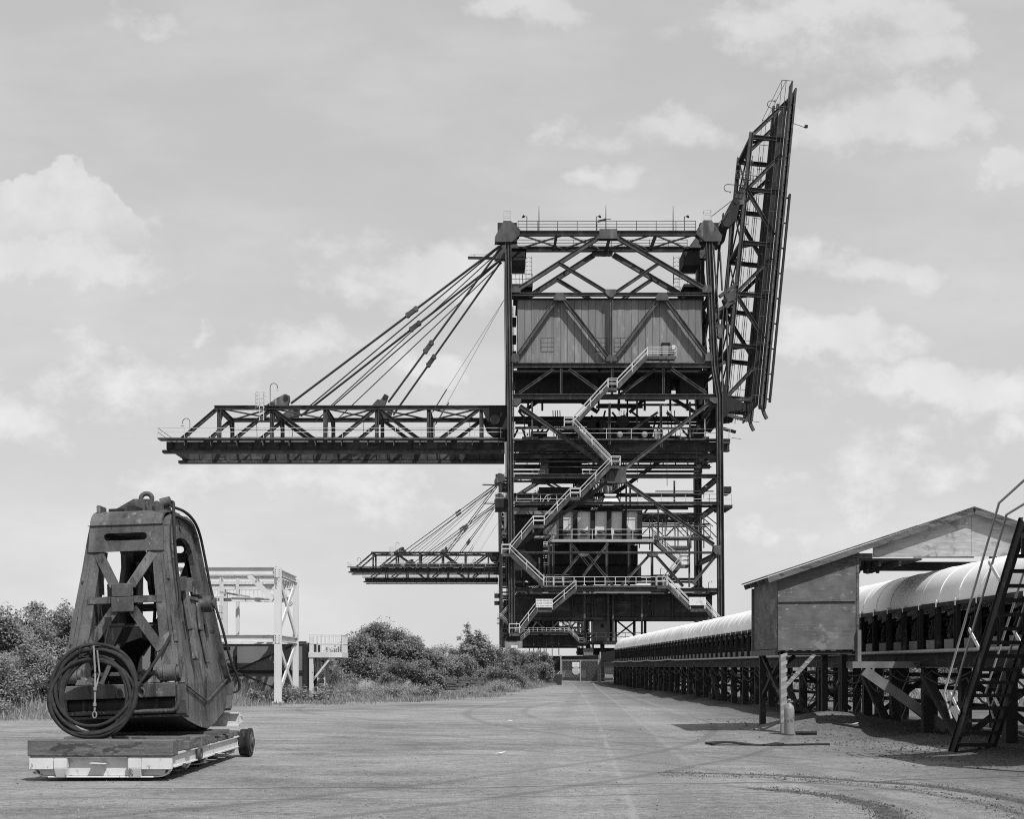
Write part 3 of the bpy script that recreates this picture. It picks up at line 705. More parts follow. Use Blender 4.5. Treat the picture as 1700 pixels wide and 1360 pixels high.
# big cross bracing with the middle gusset
gusset([(1006, 776), (1037, 776), (1039, 779), (1039, 801), (1036, 803), (1008, 803), (1006, 800)], -.47)
piece('gusset_box', 'steel', lambda mb: pbox(mb, 1007.5, 777.5, 1038, 802, -.40, .40))
for a, b_ in (((863, 674), (1006, 776)), ((1180, 668), (1038, 778)), ((1038, 801), (1185, 905)), ((1007, 802), (857, 909))): brace(a, b_, .44, -.01)
for a, b_ in (((860, 690), (1006, 790)), ((1180, 690), (1040, 790))): brace(a, b_, .5, 15.8, name='back_brace')
for q in ([(851, 663), (865, 663), (865, 668), (858, 675), (851, 674)], [(1177, 661), (1191, 661), (1191, 672), (1184, 671), (1177, 666)],
          [(1184, 906), (1196, 906), (1196, 922), (1188, 922), (1183, 916)], [(851, 903), (858, 903), (862, 910), (851, 914)]): gusset(q)
# boom girders passing through the tower, with a walkway
def thru(mb):
    for d in (2.6, 10.1):
        pbox(mb, 842, 727.5, 1218, 741, d, d + .45); pbox(mb, 842, 741.3, 1218, 743, d - .25, d + .7); pbox(mb, 842, 748, 1204, 755, d, d + .5); pbox(mb, 842, 758.5, 1190, 762, d, d + .4)
        for x in range(856, 1200, 22): pbox(mb, x, 743.2, x + 1.5, 747.8, d + .05, d + .4)
piece('through_girder', 'boom', thru)
piece('walkway', 'steel', lambda mb: (pbox(mb, 843, 725, 1216, 727.2, 1.3, 2.55), pbox(mb, 1200, 727.5, 1216, 733, 1.4, 2.4)))
def wrail(mb):
    for y in (708.5, 716): mb.tube([B(843, y, 1.3), B(1215.5, y, 1.3)], .035, 6)
    for i in range(10):
        x = 843 + 372.5 * i / 9; mb.tube([B(x, 726, 1.3), B(x, 708, 1.3)], .04, 6)
    for x in (1202, 1215.5):
        mb.tube([B(x, 726, 2.4), B(x, 708, 2.4)], .04, 6)
    mb.tube([B(1215.5, 708.5, 1.3), B(1215.5, 708.5, 2.5)], .035, 6)
piece('handrail', 'rail', wrail)
# trolley with operator's cab
cab = piece('operator_cab', 'dark', lambda mb: (pbox(mb, 914, 752, 970, 785, 4, 7.4), pbox(mb, 905, 744, 985, 749, 3.4, 9)))
piece('cab_panel', 'plate', lambda mb: (pbox(mb, 900, 751, 912, 770, 3.8, 5.5), pbox(mb, 898, 770.5, 913, 783, 3.4, 5.5)), cab)
piece('cab_platform', 'steel', lambda mb: pbox(mb, 886, 784.5, 995, 787, 2.6, 8), cab)
def cabrail(mb):
    for y in (775, 779.5): mb.tube([B(886, y, 2.7), B(905, y, 2.7)], .04, 5); mb.tube([B(970, y, 2.7), B(994, y, 2.7)], .04, 5)
    for x in (886, 895, 905, 970, 982, 994): mb.tube([B(x, 786, 2.7), B(x, 775, 2.7)], .04, 5)
piece('handrail', 'rail', cabrail, cab)
# hopper floor level
def hopfloor(mb):
    pbox(mb, 855, 838.5, 1193, 842, .42, .6); pbox(mb, 855, 838.5, 1193, 842, 9.5, 13); pbox(mb, 1198, 838, 1217, 843, .3, 5); pbox(mb, 822, 828, 843, 842, .3, 5)
    pbox(mb, 1200.5, 806, 1217, 816, 1, 4); pbox(mb, 855, 830, 1186, 834, 14, 14.5)
    pbox(mb, 897, 801, 990, 830, 4, 10)
piece('hopper_floor', 'dark', hopfloor)
def hoprail(mb):
    for y in (819, 827):
        mb.tube([B(858, y, 1), B(960, y, 1)], .035, 6); mb.tube([B(1040, y, 1), B(1217, y, 1)], .035, 6); mb.tube([B(822, y - 1, .3), B(843, y - 1, .3)], .035, 6)
    for x in (858, 885, 898, 910, 925, 940, 960, 1060, 1100, 1140, 1180, 1203, 1217, 822, 832, 843): mb.tube([B(x, 839, 1), B(x, 818.5, 1)], .04, 6)
    for a, b_ in (((897, 838), (908, 821)), ((908, 821), (918, 819)), ((905, 840), (915, 824))): mb.tube([B(*a, .9), B(*b_, .9)], .05, 5)
piece('handrail', 'rail', hoprail)
# pale hopper: tapered top, ribbed walls, dark ribs
def hopper(mb):
    n0, n1 = B(1008, 808, 4), B(1030, 808, 7)
    def ring(x0, x1, y, d0, d1): return [B(x0, y, d0), B(x1, y, d0), B(x1, y, d1), B(x0, y, d1)]
    mb.hexa(ring(997, 1043, 837, 3.1, 8) + ring(1009, 1029, 812, 4.4, 7))
    mb.hexa(ring(932, 1068, 893, 2.75, 11) + ring(932, 1068, 846, 2.3, 12))
hp = piece('hopper', 'hopper', hopper)
for x in (957, 986.5, 1014, 1040, 933, 1066):
    piece('rib', 'dark', lambda mb: mb.bar(B(x, 893, 2.55), B(x, 846, 2.1), .55, .26, (0, 1, 0)), hp)
piece('rim', 'dark', lambda mb: (pbox(mb, 930, 843.4, 1070, 845.5, 1.95, 12.2)), hp)
piece('slot', 'dark', lambda mb: [mb.disc(B(1014 + k, 829, 3.47), (0, -1, .12), .2, .12, 14) for k in (-4.5, -1.5, 1.5, 4.5)], hp)
for a, b_ in (((1000, 838), (1009, 815)), ((1040, 838), (1029, 815))):
    piece('rib', 'dark', lambda mb: mb.bar(B(*a, 3.05), B(*b_, 4.3), .2, .2), hp)
piece('hopper_platform', 'steel', lambda mb: (pbox(mb, 916, 895.6, 1087, 897.6, 1.2, 4.5)))
piece('toe_board', 'galv', lambda mb: pbox(mb, 916, 894, 1087, 898.5, 1.1, 1.17))
def hprail(mb):
    for y in (877.5, 886): mb.tube([B(916.5, y, 1.2), B(1087, y, 1.2)], .04, 6)
    for i in range(6):
        x = 916.5 + 34 * i; mb.tube([B(x, 895, 1.2), B(x, 877.5, 1.2)], .045, 6)
piece('handrail', 'rail', hprail)
for x in (942, 972, 1000, 1029, 1057):
    piece('vibrator', 'plate', lambda mb: (mb.disc(B(x, 880, 2.1), (0, 0, 1), .5, .22, 16), pbox(mb, x - 6, 883, x + 6, 887, 1.9, 2.5)))
piece('hopper_bin', 'dark', lambda mb: (pbox(mb, 919, 899, 1067, 931, 5, 12), pbox(mb, 912, 931.5, 1074, 960, 5.6, 12), pbox(mb, 857, 848, 906, 962, 7, 12)))
for x in (912, 919, 949, 1009, 1046, 1085): brace((x, 898), (x, 976), .28, 1.4, name='inner_post')
for a, b_ in (((962, 922), (933, 957)), ((976, 922), (1018, 974)), ((1078, 922), (1031, 974)), ((1088, 922), (1134, 974)), ((1188, 924), (1150, 970)),
              ((951, 903), (985, 945)), ((1009, 903), (968, 957))): brace(a, b_, .30, 0 if b_[1] > 946 else 1.5)
for x0, x1, y0, y1 in ((960, 977, 919, 925), (1075, 1092, 919, 925), (1018, 1034, 974, 982)): gusset([(x0, y0), (x1, y0), (x1, y1 - 3), (x1 - 4, y1), (x0 + 4, y1), (x0, y1 - 3)])
# light lattice gallery, right of the hopper
def gallery(mb):
    for d in (4, 6.5):
        for y in (846, 864, 887): mb.bar(B(1068, y, d), B(1188, y, d), .14, .2)
        for i in range(6):
            x = 1068 + 22 * i; mb.bar(B(x, 846, d), B(x, 905, d), .12, .12); mb.bar(B(x, 864 if i % 2 else 887, d), B(x + 22, 887 if i % 2 else 864, d), .1, .1)
            mb.bar(B(x, 846 if i % 2 else 864, d), B(x + 22, 864 if i % 2 else 846, d), .1, .1)
piece('lattice_gallery', 'steel', gallery)
piece('gallery_floor', 'galv', lambda mb: (pbox(mb, 1106, 885.5, 1189, 888, 3.4, 7), pbox(mb, 1110, 902.5, 1155, 906, 3, 7), pbox(mb, 888, 888, 912, 891, 1.4, 3)))
def galrail(mb):
    for y in (868, 876): mb.tube([B(1106, y, 3.4), B(1188, y, 3.4)], .03, 5)
    for i in range(5): mb.tube([B(1106 + 20.5 * i, 886, 3.4), B(1106 + 20.5 * i, 868, 3.4)], .035, 5)
piece('handrail', 'rail', galrail)
piece('tool_cabin', 'plate', lambda mb: pbox(mb, 1102, 945, 1128, 976, 9, 12))
piece('drip_tray', 'dark', lambda mb: mb.hexa([B(1153, 975, 4), B(1183, 979, 4), B(1183, 979, 6), B(1153, 975, 6), B(1170, 966, 4), B(1184, 977, 4), B(1184, 977, 6), B(1170, 966, 6)]))
# lower platform and portal girder
piece('lower_platform', 'steel', lambda mb: (pbox(mb, 900, 973.5, 1105, 976.5, .7, 6), pbox(mb, 903, 976.8, 1105, 983, -.9, -.6), pbox(mb, 900, 973.5, 1106, 976.5, -1.2, -.4)))
def lprail(mb):
    for y in (959.5, 967): mb.tube([B(901, y, -1.1), B(1105, y, -1.1)], .04, 6)
    for i in range(13): mb.tube([B(901 + 17 * i, 974, -1.1), B(901 + 17 * i, 959, -1.1)], .045, 6)
    for y in (953.5, 959.5, 966): mb.tube([B(908, y, 1.4), B(948, y, 1.4)], .04, 6)
    for x in (908, 921, 935, 948): mb.tube([B(x, 974, 1.4), B(x, 953, 1.4)], .045, 6)
piece('handrail', 'rail', lprail)
piece('portal_girder', 'boom', lambda mb: (pbox(mb, 856, 986, 1191, 1024, 3.5, 4.2), pbox(mb, 856, 1024.2, 1191, 1028, 3.0, 4.7), pbox(mb, 856, 986, 1191, 1026, 11.5, 12.2), pbox(mb, 858, 983.5, 1190, 985.7, 1, 14)))
for x in range(884, 1190, 34): piece('stiffener', 'steel', lambda mb: pbox(mb, x, 987, x + 2, 1024, 3.25, 3.48))
for x in (973, 1013, 1021, 1070): piece('hanger_post', 'steel', lambda mb: mb.bar(B(x, 985, 2.6), B(x, 1064, 2.6), .22, .28))
piece('sill_beam', 'dark', lambda mb: (pbox(mb, 840, 1058, 864, 1064, -.6, 17), pbox(mb, 1186, 1040, 1206, 1050, -.6, 17), pbox(mb, 838, 1064.3, 868, 1072, .2, 16)))
for d in (1.2, 4, 7, 10, 13):
    piece('rail_wheel', 'dark', lambda mb: mb.disc(B(851, 1073, d), (1, 0, 0), .55, .3, 18))
piece('counterweight', 'concrete', lambda mb: pbox(mb, 838, 1065, 867, 1077, -.9, .1))
piece('end_plate', 'sign', lambda mb: pbox(mb, 848, 1072.5, 859, 1076.5, -.98, -.92))
random.seed(61)
for i in range(12):
    x = random.uniform(866, 1170); y = random.uniform(988, 1004); L = random.uniform(12, 46)
    piece('pipe', 'steel', lambda mb: mb.tube([B(x, y, 3.1), B(x + L, y, 3.1), B(x + L, y + random.uniform(8, 24), 3.1)], .07, 6))
# ---- stairs zigzagging up the front
def flight(p, q, d0=-1.35, d1=-.55, rails=(0,), rise=15.0):
    st = MB(); a0, b0 = B(*p, d0), B(*q, d0)
    for d in (d0, d1):
        a, b_ = B(*p, d), B(*q, d); st.bar(a, b_, .06, .42, (0, 0, 1))
    n = max(3, int(abs(p[1] - q[1]) / 2.9))
    for k in range(n):
        f = (k + .5) / n; c = a0.lerp(b0, f); st.box((c.x - .13, c.y + .06, c.z + .02), (c.x + .13, c.y + d1 - d0 - .06, c.z + .05))
    so_ = st.build('stair_flight', 'steel', crane)
    rl = MB(); up = V((0, 0, rise * S))
    for d in (d0, d1):
        a, b_ = B(*p, d), B(*q, d)
        for k in (1, .52): rl.tube([a + up * k, b_ + up * k], .05, 6)
        m = max(2, int((b_ - a).length / 2.2))
        for i in range(m + 1):
            c = a.lerp(b_, i / m); rl.tube([c, c + up], .045, 6)
    rl.build('handrail', 'rail', so_); return so_
def landing(x0, x1, y, d0=-1.35, d1=-.45, open_=()):
    lo = piece('landing', 'steel', lambda mb: (pbox(mb, x0, y, x1, y + 1.2, d0, d1), pbox(mb, x0, y + 1.3, x1, y + 5, d0, d0 + .06), pbox(mb, x0, y + 1.3, x1, y + 5, d1 - .06, d1)))
    rl = MB()
    for d in (d0, d1):
        for k in (15, 8): rl.tube([B(x0, y - k, d), B(x1, y - k, d)], .05, 6)
        for x in (x0, x1): rl.tube([B(x, y, d), B(x, y - 15, d)], .05, 6)
    for x in ((x0,) if 'l' in open_ else ()) + ((x1,) if 'r' in open_ else ()):
        for k in (15, 8): rl.tube([B(x, y - k, d0), B(x, y - k, d1)], .05, 6)
    rl.build('handrail', 'rail', lo)
    return lo
landing(1072, 1119.5, 596, open_='r'); flight((1073, 596), (1023, 648)); landing(1008, 1023, 648); flight((1008, 648), (950, 711)); landing(936, 950, 711, open_='l')
flight((950, 711), (1013, 776)); landing(1013, 1028, 776, open_='r'); flight((1013, 776), (962, 828)); landing(946, 962, 828); flight((946, 828), (903, 874)); landing(885, 903, 874)
flight((885, 874), (846, 921)); landing(833, 846, 921, open_='l'); flight((846, 921), (902, 974))
flight((955, 980), (916, 1013)); landing(892, 916, 1013); flight((892, 1013), (862, 1052)); landing(845, 862, 1052, open_='l')
flight((1105, 974), (1143, 1012)); landing(1143, 1168, 1012); flight((1168, 1012), (1192, 1040))
landing(1088, 1105, 974); flight((1088, 895), (1134, 936), 1.6, 2.5); landing(1134, 1147, 936, 1.6, 2.5, open_='r'); flight((1134, 936), (1104, 972), 1.6, 2.5)
landing(1087, 1097, 895, 1.6, 2.5)

# ---- booms
def boom(Tf, Yd, girder, name, tip=575, rail_rng=(0, 541), t0=0, low=True):
    """Tf(t, w, d): point of the boom; t along it from the hinge and w above the deck in photo pixels, d depth"""
    ex = (Tf(1, 0, 0) - Tf(0, 0, 0)).normalized(); wu = (Tf(0, 1, 0) - Tf(0, 0, 0)).normalized()
    def box(mb, t0, w0, t1, w1, d0, d1):
        mb.hexa([Tf(t0, w0, d0), Tf(t1, w0, d0), Tf(t1, w0, d1), Tf(t0, w0, d1), Tf(t0, w1, d0), Tf(t1, w1, d0), Tf(t1, w1, d1), Tf(t0, w1, d1)])
    g_ = MB(); tops, a0, a1, b0, b1 = girder
    for d in Yd:
        box(g_, t0, a1, tip - 9, a0, d - .2, d + .2); box(g_, t0, b1, tip - 3, b0, d - .5, d + .5)
        for k in range(6 + t0, int(tip - 14), 43): box(g_, k, b0, k + 2, a1, d - .2, d + .2)
        for k in range(t0, int(tip - 12), 22): box(g_, k, a1 + .2, k + 1.2, a0 - .2, d - .42, d - .21); box(g_, k, a1 + .2, k + 1.2, a0 - .2, d + .21, d + .42)
    root = g_.build(name, 'boom', crane)
    def sub(nm, m, fn):
        mb = MB(); fn(mb); return mb.build(nm, m, root)
    for d in Yd:
        pass
        sub('top_chord', 'boom', lambda mb: mb.ibar(Tf(-4 if low else 20, 54, d), Tf(482, 54, d), .5, .48, .07, wu))
        for t in (474, 386.5, 298, 212.4, 126.3, 39): sub('post', 'boom', lambda mb: mb.ibar(Tf(t, a0 if low else 0, d), Tf(t, 51, d), .42, .46, .06, ex))
        for (ta, wa, tb_, wb) in ((479, 51, 537, 1), (388, 51, 449, 1), (384, 51, 315, 1), (216, 51, 277, 1), (208, 51, 142, 1), (43, 51, 108, 1)):
            sub('diagonal', 'boom', lambda mb: mb.ibar(Tf(ta, wa, d), Tf(tb_, wb, d), .40, .42, .06, wu))
        r0, r1 = rail_rng
        if not low and d < 5: sub('trolley_rail', 'dark', lambda mb: (box(mb, r0, b1 - 15 if low else b1 - 8, r1, b1 - 10.5 if low else b1 - 4.5, d - .2, d + .2), [box(mb, k, b1 - 10.4 if low else b1 - 4.4, k + 1.5, b1 - (7.2 if low else .2), d - .15, d + .15) for k in range(int(r0) + 4, int(r1), 42)]))
    dn, df = Yd[0], Yd[-1]
    for d0, d1, dr in ((dn - 1.75, dn - .25, dn - 1.7), (df + .25, df + 1.75, df + 1.7)):
        sub('walkway', 'steel', lambda mb: (box(mb, t0, -2.4, tip, -.2, d0, d1), [box(mb, k, a1 + 3, k + 1.4, -2.6, min(d0 + .2, d1), d1 - .1) for k in range(10 + t0, int(tip) - 12, 43)]))
        def hr(mb):
            for w_ in (16, 9): mb.tube([Tf(4 + t0, w_, dr), Tf(tip, w_, dr)], .032, 6)
            for k in range(14): mb.tube([Tf(tip - 43.3 * k - .5, -.5, dr), Tf(tip - 43.3 * k - .5, 16, dr)], .035, 6)
        sub('handrail', 'rail' if low else 'steel', hr)
    def endrail(mb):
        for w_ in (16, 9): mb.tube([Tf(tip, w_, dn - 1.7), Tf(tip, w_, df + 1.7)], .032, 6)
    sub('handrail', 'steel', endrail)
    sub('end_beam', 'boom', lambda mb: (box(mb, tip - 22, a1, tip - 12, a0 - .2, dn + .3, df - .3)))
    for t in (474, 386.5, 298, 212.4, 126.3, 39):
        sub('cross_beam', 'boom', lambda mb: (mb.ibar(Tf(t, 52, dn + .3), Tf(t, 52, df - .3), .4, .6, .07, wu), mb.bar(Tf(t, 30, dn + .25), Tf(t, 48, dn + 1.6), .25, .25), mb.bar(Tf(t, 30, df - .25), Tf(t, 48, df - 1.6), .25, .25)))
    ts = (474, 386.5, 298, 212.4, 126.3, 39)
    def lace(mb):
        for a, b_ in zip(ts, ts[1:]): mb.bar(Tf(a - 2, 53, dn + .3), Tf(b_ + 2, 53, df - .3), .16, .16); mb.bar(Tf(a - 2, 53.6, df - .3), Tf(b_ + 2, 53.6, dn + .3), .16, .16)
        for y_ in (26, 38): mb.tube([Tf(20, y_, df + .4), Tf(470, y_, df + .4)], .03, 5)
        for t in range(60, 470, 62): mb.tube([Tf(t, 54, df), Tf(t, 26, df + .4)], .04, 5)
    sub('lacing', 'boom', lace)
    for d in (dn, df):     # stay anchors
        for (q, nm) in (([(397, 56), (378, 69), (364, 76), (357, 73), (357, 66), (360, 56)], 0), ([(221, 56), (211, 67), (206, 66), (199, 76), (193, 73), (196, 65), (200, 56)], 1)):
            sub('stay_anchor', 'steel', lambda mb: mb.plate(q, [], lambda u, v, k: Tf(u, v, d - .35 + k), .7))
        sub('pin', 'dark', lambda mb: (mb.disc(Tf(362.5, 69, d), (0, 1, 0), .3, .95, 14), mb.disc(Tf(198, 71, d), (0, 1, 0), .26, .95, 14)))
    def ladder(mb):
        for dx in (0, 7): mb.tube([Tf(398 + dx, 30, dn - .9), Tf(398 + dx, 76, dn - .9)], .05, 5)
        for k in range(10): mb.tube([Tf(398, 32 + 4.5 * k, dn - .9), Tf(405, 32 + 4.5 * k, dn - .9)], .03, 5)
        for k in range(5): mb.tube([Tf(396, 52 + 6 * k, dn - .9), Tf(397, 52 + 6 * k, dn - 1.6), Tf(406, 52 + 6 * k, dn - 1.6), Tf(411, 52 + 6 * k, dn - .9)], .035, 5)
        for q in ((397, -1.6), (406, -1.6), (411, -.9)): mb.tube([Tf(q[0], 50, dn + q[1]), Tf(q[0], 76, dn + q[1])], .03, 5)
        for w_ in (62, 69): mb.tube([Tf(396, w_, dn - .8), Tf(378, w_, dn - .8)], .035, 5)
        mb.tube([Tf(378, 56, dn - .8), Tf(378, 69, dn - .8)], .04, 5); mb.tube([Tf(388, 56, dn - .8), Tf(388, 69, dn - .8)], .04, 5)
    sub('caged_ladder', 'rail' if low else 'steel', ladder)
    for t0, w0, s in ((520, 0, 1), (387.5, 58, -1)):
        def neck(mb):
            pts = [Tf(t0, w0, dn - .8), Tf(t0, w0 + 28, dn - .8)] + [Tf(t0 + s * (6 - 6 * math.cos(a * PI / 8)), w0 + 28 + 6 * math.sin(a * PI / 8), dn - .8) for a in range(1, 9)] + [Tf(t0 + s * 12, w0 + 25, dn - .8)]
            mb.tube(pts, .045, 6)
        ln = sub('lamp_post', 'steel', neck)
    sub('lamp', 'galv', lambda mb: [mb.tube([Tf(532, 25, dn - .8), Tf(532, 21, dn - .8)], [.06, .22], 12), mb.tube([Tf(375.5, 83, dn - .8), Tf(375.5, 80, dn - .8)], [.05, .15], 10)])
    return root
s3 = (F + 3) / FPX
def TL(t, w_, d): return V(((838 - t - 820) * s3, F + d, EYE + (376 + w_) * s3))
boom(TL, (3.0, 10.5), (0, -3, -15.8, -17.4, -21.8), 'lowered_boom', tip=570)
piece('boom_hinge', 'dark', lambda mb: [mb.plate([(838, 668), (800, 670), (808, 690), (826, 705), (842, 706), (852, 690), (848, 668)], [], lambda u, v, k: B(u, v, d + k), .6) for d in (2.7, 10.2)])
piece('hinge_sheave', 'steel', lambda mb: [mb.disc(B(822, 690, d), (0, 1, 0), .6, .25, 20) for d in (2.5, 3.6, 10)])
def TR(t, w_, d):
    px = 1255 + .096 * t - .9954 * w_; py = 704 - (.9954 * t + .096 * w_)
    return V(((px - 820) * s3, F + d, EYE + (1107 - py) * s3))
boom(TR, (3.0, 10.5), (0, -2.6, -8, -9.8, -13), 'raised_boom', tip=562, rail_rng=(38, 385), t0=26, low=False)
rb = [o for o in crane.children if o.name.startswith('raised_boom')][0]
def tongues(mb):
    for d in (3.0, 10.5):
        pts = [(40, -7), (28, -8), (18, -12), (10, -17)]
        for (a, b_) in zip(pts, pts[1:]): mb.bar(TR(*a, d), TR(*b_, d), .35, .5, (0, 1, 0))
piece('rail_tongue', 'steel', tongues, rb)
piece('walkway', 'boom', lambda mb: [mb.hexa([TR(36, 10 + k, 4 + k * .12), TR(540, 10 + k, 4 + k * .12), TR(540, 10 + k, 4.3 + k * .12), TR(36, 10 + k, 4.3 + k * .12), TR(36, 14 + k, 4 + k * .12), TR(540, 14 + k, 4 + k * .12), TR(540, 14 + k, 4.3 + k * .12), TR(36, 14 + k, 4.3 + k * .12)]) for k in (0, 5)] + [mb.hexa([TR(32, -1.2, y_), TR(545, -1.2, y_), TR(545, -1.2, y_ + .95), TR(32, -1.2, y_ + .95), TR(32, -.2, y_), TR(545, -.2, y_), TR(545, -.2, y_ + .95), TR(32, -.2, y_ + .95)]) for y_ in (3.35, 4.4, 5.5, 6.6, 7.7, 9.0)], rb)
def longl(mb):
    for w_ in (20, 34): mb.tube([TR(15, w_, 9.2), TR(480, w_, 9.2)], .05, 5)
    for k in range(0, 470, 62): mb.tube([TR(15 + k, 30, 9.2), TR(15 + k, 38, 9.2)], .03, 4)
    pass
piece('long_ladder', 'steel', longl, rb)
piece('tip_lamp', 'dark', lambda mb: (mb.tube([TR(503, -14, 3), TR(498, -34, 3)], .035, 5), mb.bar(TR(500, -33, 3), TR(500, -38, 3), .3, .3)), rb)
piece('boom_hinge', 'dark', lambda mb: [mb.plate([(1196, 640), (1206, 622), (1217, 650), (1246, 662), (1244, 672), (1218, 676), (1206, 690), (1197, 688)], [], lambda u, v, k: B(u, v, d + k), .6) for d in (2.7, 10.2)])
for a, b_ in (((1198, 660), (1262, 652)), ((1200, 676), (1250, 690)), ((1190, 605), (1212, 590))): piece('hinge_strut', 'steel', lambda mb: [mb.bar(B(*a, d), B(*b_, d), .35, .35) for d in (3, 10.4)])
# ---- stays
def stay(name, a, b_, da, db, f, gap=.17, r=.095, lk=True):
    mb = MB(); p, q = B(*a, da), B(*b_, db); x, y, z = frame(p, q)
    for s in (-1, 1): mb.tube([p + x * 0 + V((0, s * gap, 0)), q + V((0, s * gap, 0))], r, 6)
    o = mb.build(name, 'rope', crane)
    if lk:
        c = p.lerp(q, f); L = z * .5
        piece('link_plate', 'steel', lambda m_: [m_.bar(c - L * 1.2 + V((0, k, 0)), c + L * 1.2 + V((0, k, 0)), .48, .09, (0, 1, 0)) for k in (-.28, .2)] + [m_.disc(c + L * k + V((0, -.04, 0)), (0, 1, 0), .30, .62, 14) for k in (-1.2, 1.2)], o)
    return o
for d, dx in ((3.0, 0), (10.5, 0)):
    dt = 0.4 if d < 5 else 5.6
    stay('stay_rod', (476, 661), (829, 407), d, dt, .585)
    stay('stay_rod', (641, 659), (832, 409), d, dt, .36)
    stay('thin_stay', (500, 672), (833, 405), d, dt, .5, .1, .055, False)
    stay('thin_stay', (536, 672), (834, 410), d, dt, .5, .06, .05, False)
    stay('thin_cable', (719, 670), (838, 488), d, 2.0, .5, .03, .018, False)
    piece('cable_socket', 'steel', lambda mb: mb.bar(B(716, 676, d), B(740, 637, d), .12, .12))
    for a, b_, lk in (((1221, 332), (1214, 500), 1), ((1214, 500), (1210, 640), 0), ((1192, 395), (1196, 560), 1), ((1184, 402), (1190, 600), 0), ((1228, 300), (1207, 520), 0), ((1207, 520), (1200, 650), 0), ((1203, 405), (1200, 480), 0)):
        stay('folded_stay', a, b_, d, d if a[1] < 400 and a[0] > 1200 else dt, .93, .14, .085, bool(lk))
    for k in range(2): piece('thin_cable', 'rope', lambda mb: mb.tube([B(1181 + k * 9, 358 + k * 16, dt), B(1222, 318 + k * 12, d)], .05, 5))
piece('boom_latch', 'dark', lambda mb: [mb.plate([(1205, 352), (1209, 362), (1217, 364), (1230, 350), (1236, 322), (1226, 312), (1216, 330)], [], lambda u, v, k: B(u, v, d + k), .8) for d in (2.6, 10.1)])
for x, y0, y1 in ((1205, 500, 505), (1196, 540, 545), (1210, 470, 480)): piece('latch_strut', 'steel', lambda mb: mb.bar(B(x - 8, y1, 3), B(x + 22, y0 - 12, 3), .5, .4))
# right flank: pipes and inner leg details behind the leg
for x0, x1 in ((1172, 1186), (1166, 1178), (1178, 1186)):
    piece('pipe', 'dark', lambda mb: mb.bar(B(x0, 500, 4), B(x1, 660, 5), .35, .35))
for i in range(5): piece('flank_panel', 'dark', lambda mb: pbox(mb, 1171, 505 + i * 34, 1180, 523 + i * 34, 3 + i * .3, 5))
def lad(mb):
    for x in (842, 848): mb.tube([B(x + 4, 500, 2.2), B(x + 6, 720, 2.2)], .05, 5)
    for k in range(26): mb.tube([B(846, 505 + k * 8, 2.2), B(853, 505 + k * 8, 2.2)], .03, 4)
    for y in (515, 545, 572): pbox(mb, 851, y, 858, y + 9, 3, 5)
piece('leg_ladder', 'dark', lad)
for x in (1012, 1020, 1060, 1110, 1160): piece('hanging_cable', 'rubber', lambda mb: mb.tube([B(x, 745, 1.5), B(x + .5, 780 + (x % 7) * 6, 1.5)], .04, 5))
# the far crane: the same machine again, further along the rails
random.seed(77)
for i in range(34):          # pipe runs, cable trays and inner struts through the tower
    y = random.choice((640, 668, 690, 702, 770, 797, 812, 824, 850, 872, 905, 940, 952, 1000, 1010)) + random.uniform(-4, 4)
    d = random.uniform(6, 13); x0 = random.uniform(858, 1080); x1 = min(1186, x0 + random.uniform(60, 220))
    k = i % 4
    if k == 0: piece('pipe', 'steel', lambda mb: mb.tube([B(x0, y, d), B(x1, y, d), B(x1, y + 18, d)], random.uniform(.07, .16), 7))
    elif k == 1: piece('inner_post', 'steel', lambda mb: mb.bar(B(x0, y - 40, d), B(x0, y + 34, d), .2, .2))
    elif k == 2: ib('inner_beam', B(x0, y, d), B(x1, y, d), .22, .3)
    else: ib('inner_brace', B(x0, y + 22, d), B(x0 + 34, y - 22, d), .18, .22)
for x0, x1, y in ((862, 1180, 747), (900, 1186, 771), (1092, 1190, 812)): piece('cable_tray', 'steel', lambda mb: (pbox(mb, x0, y, x1, y + .6, 1.8, 2.2), pbox(mb, x0, y - 1.4, x1, y - .2, 2.21, 2.24)))
for x, y0, y1 in ((884, 664, 724), (1148, 664, 724), (1122, 796, 836), (1048, 806, 838), (886, 842, 890), (1095, 842, 893), (1147, 890, 974), (896, 925, 972)):
    piece('inner_post', 'steel', lambda mb: mb.bar(B(x, y0, 1.2), B(x, y1, 1.2), .2, .2))
for x, y in ((870, 700), (1170, 826), (1108, 880), (866, 958), (1098, 962), (1178, 985), (870, 985)):
    lp = piece('lamp_post', 'steel', lambda mb: mb.tube([B(x, y, .7), B(x, y - 18, .7), B(x + 3, y - 20, .7)], .04, 5))
    piece('lamp', 'sign', lambda mb: mb.disc(B(x + 4, y - 19.5, .7), (0, 0, 1), .2, .16, 10, .1), lp)
far = copy_tree(crane); far.location = crane.location + V((0, 190, 0))
tag(far, 'smaller looking ore crane far behind the nearer one, its boom low at left')
far2 = copy_tree(crane); far2.location = crane.location + V((0, 229, 0))
tag(far2, 'rearmost ore crane, showing only just below and right of the second one')
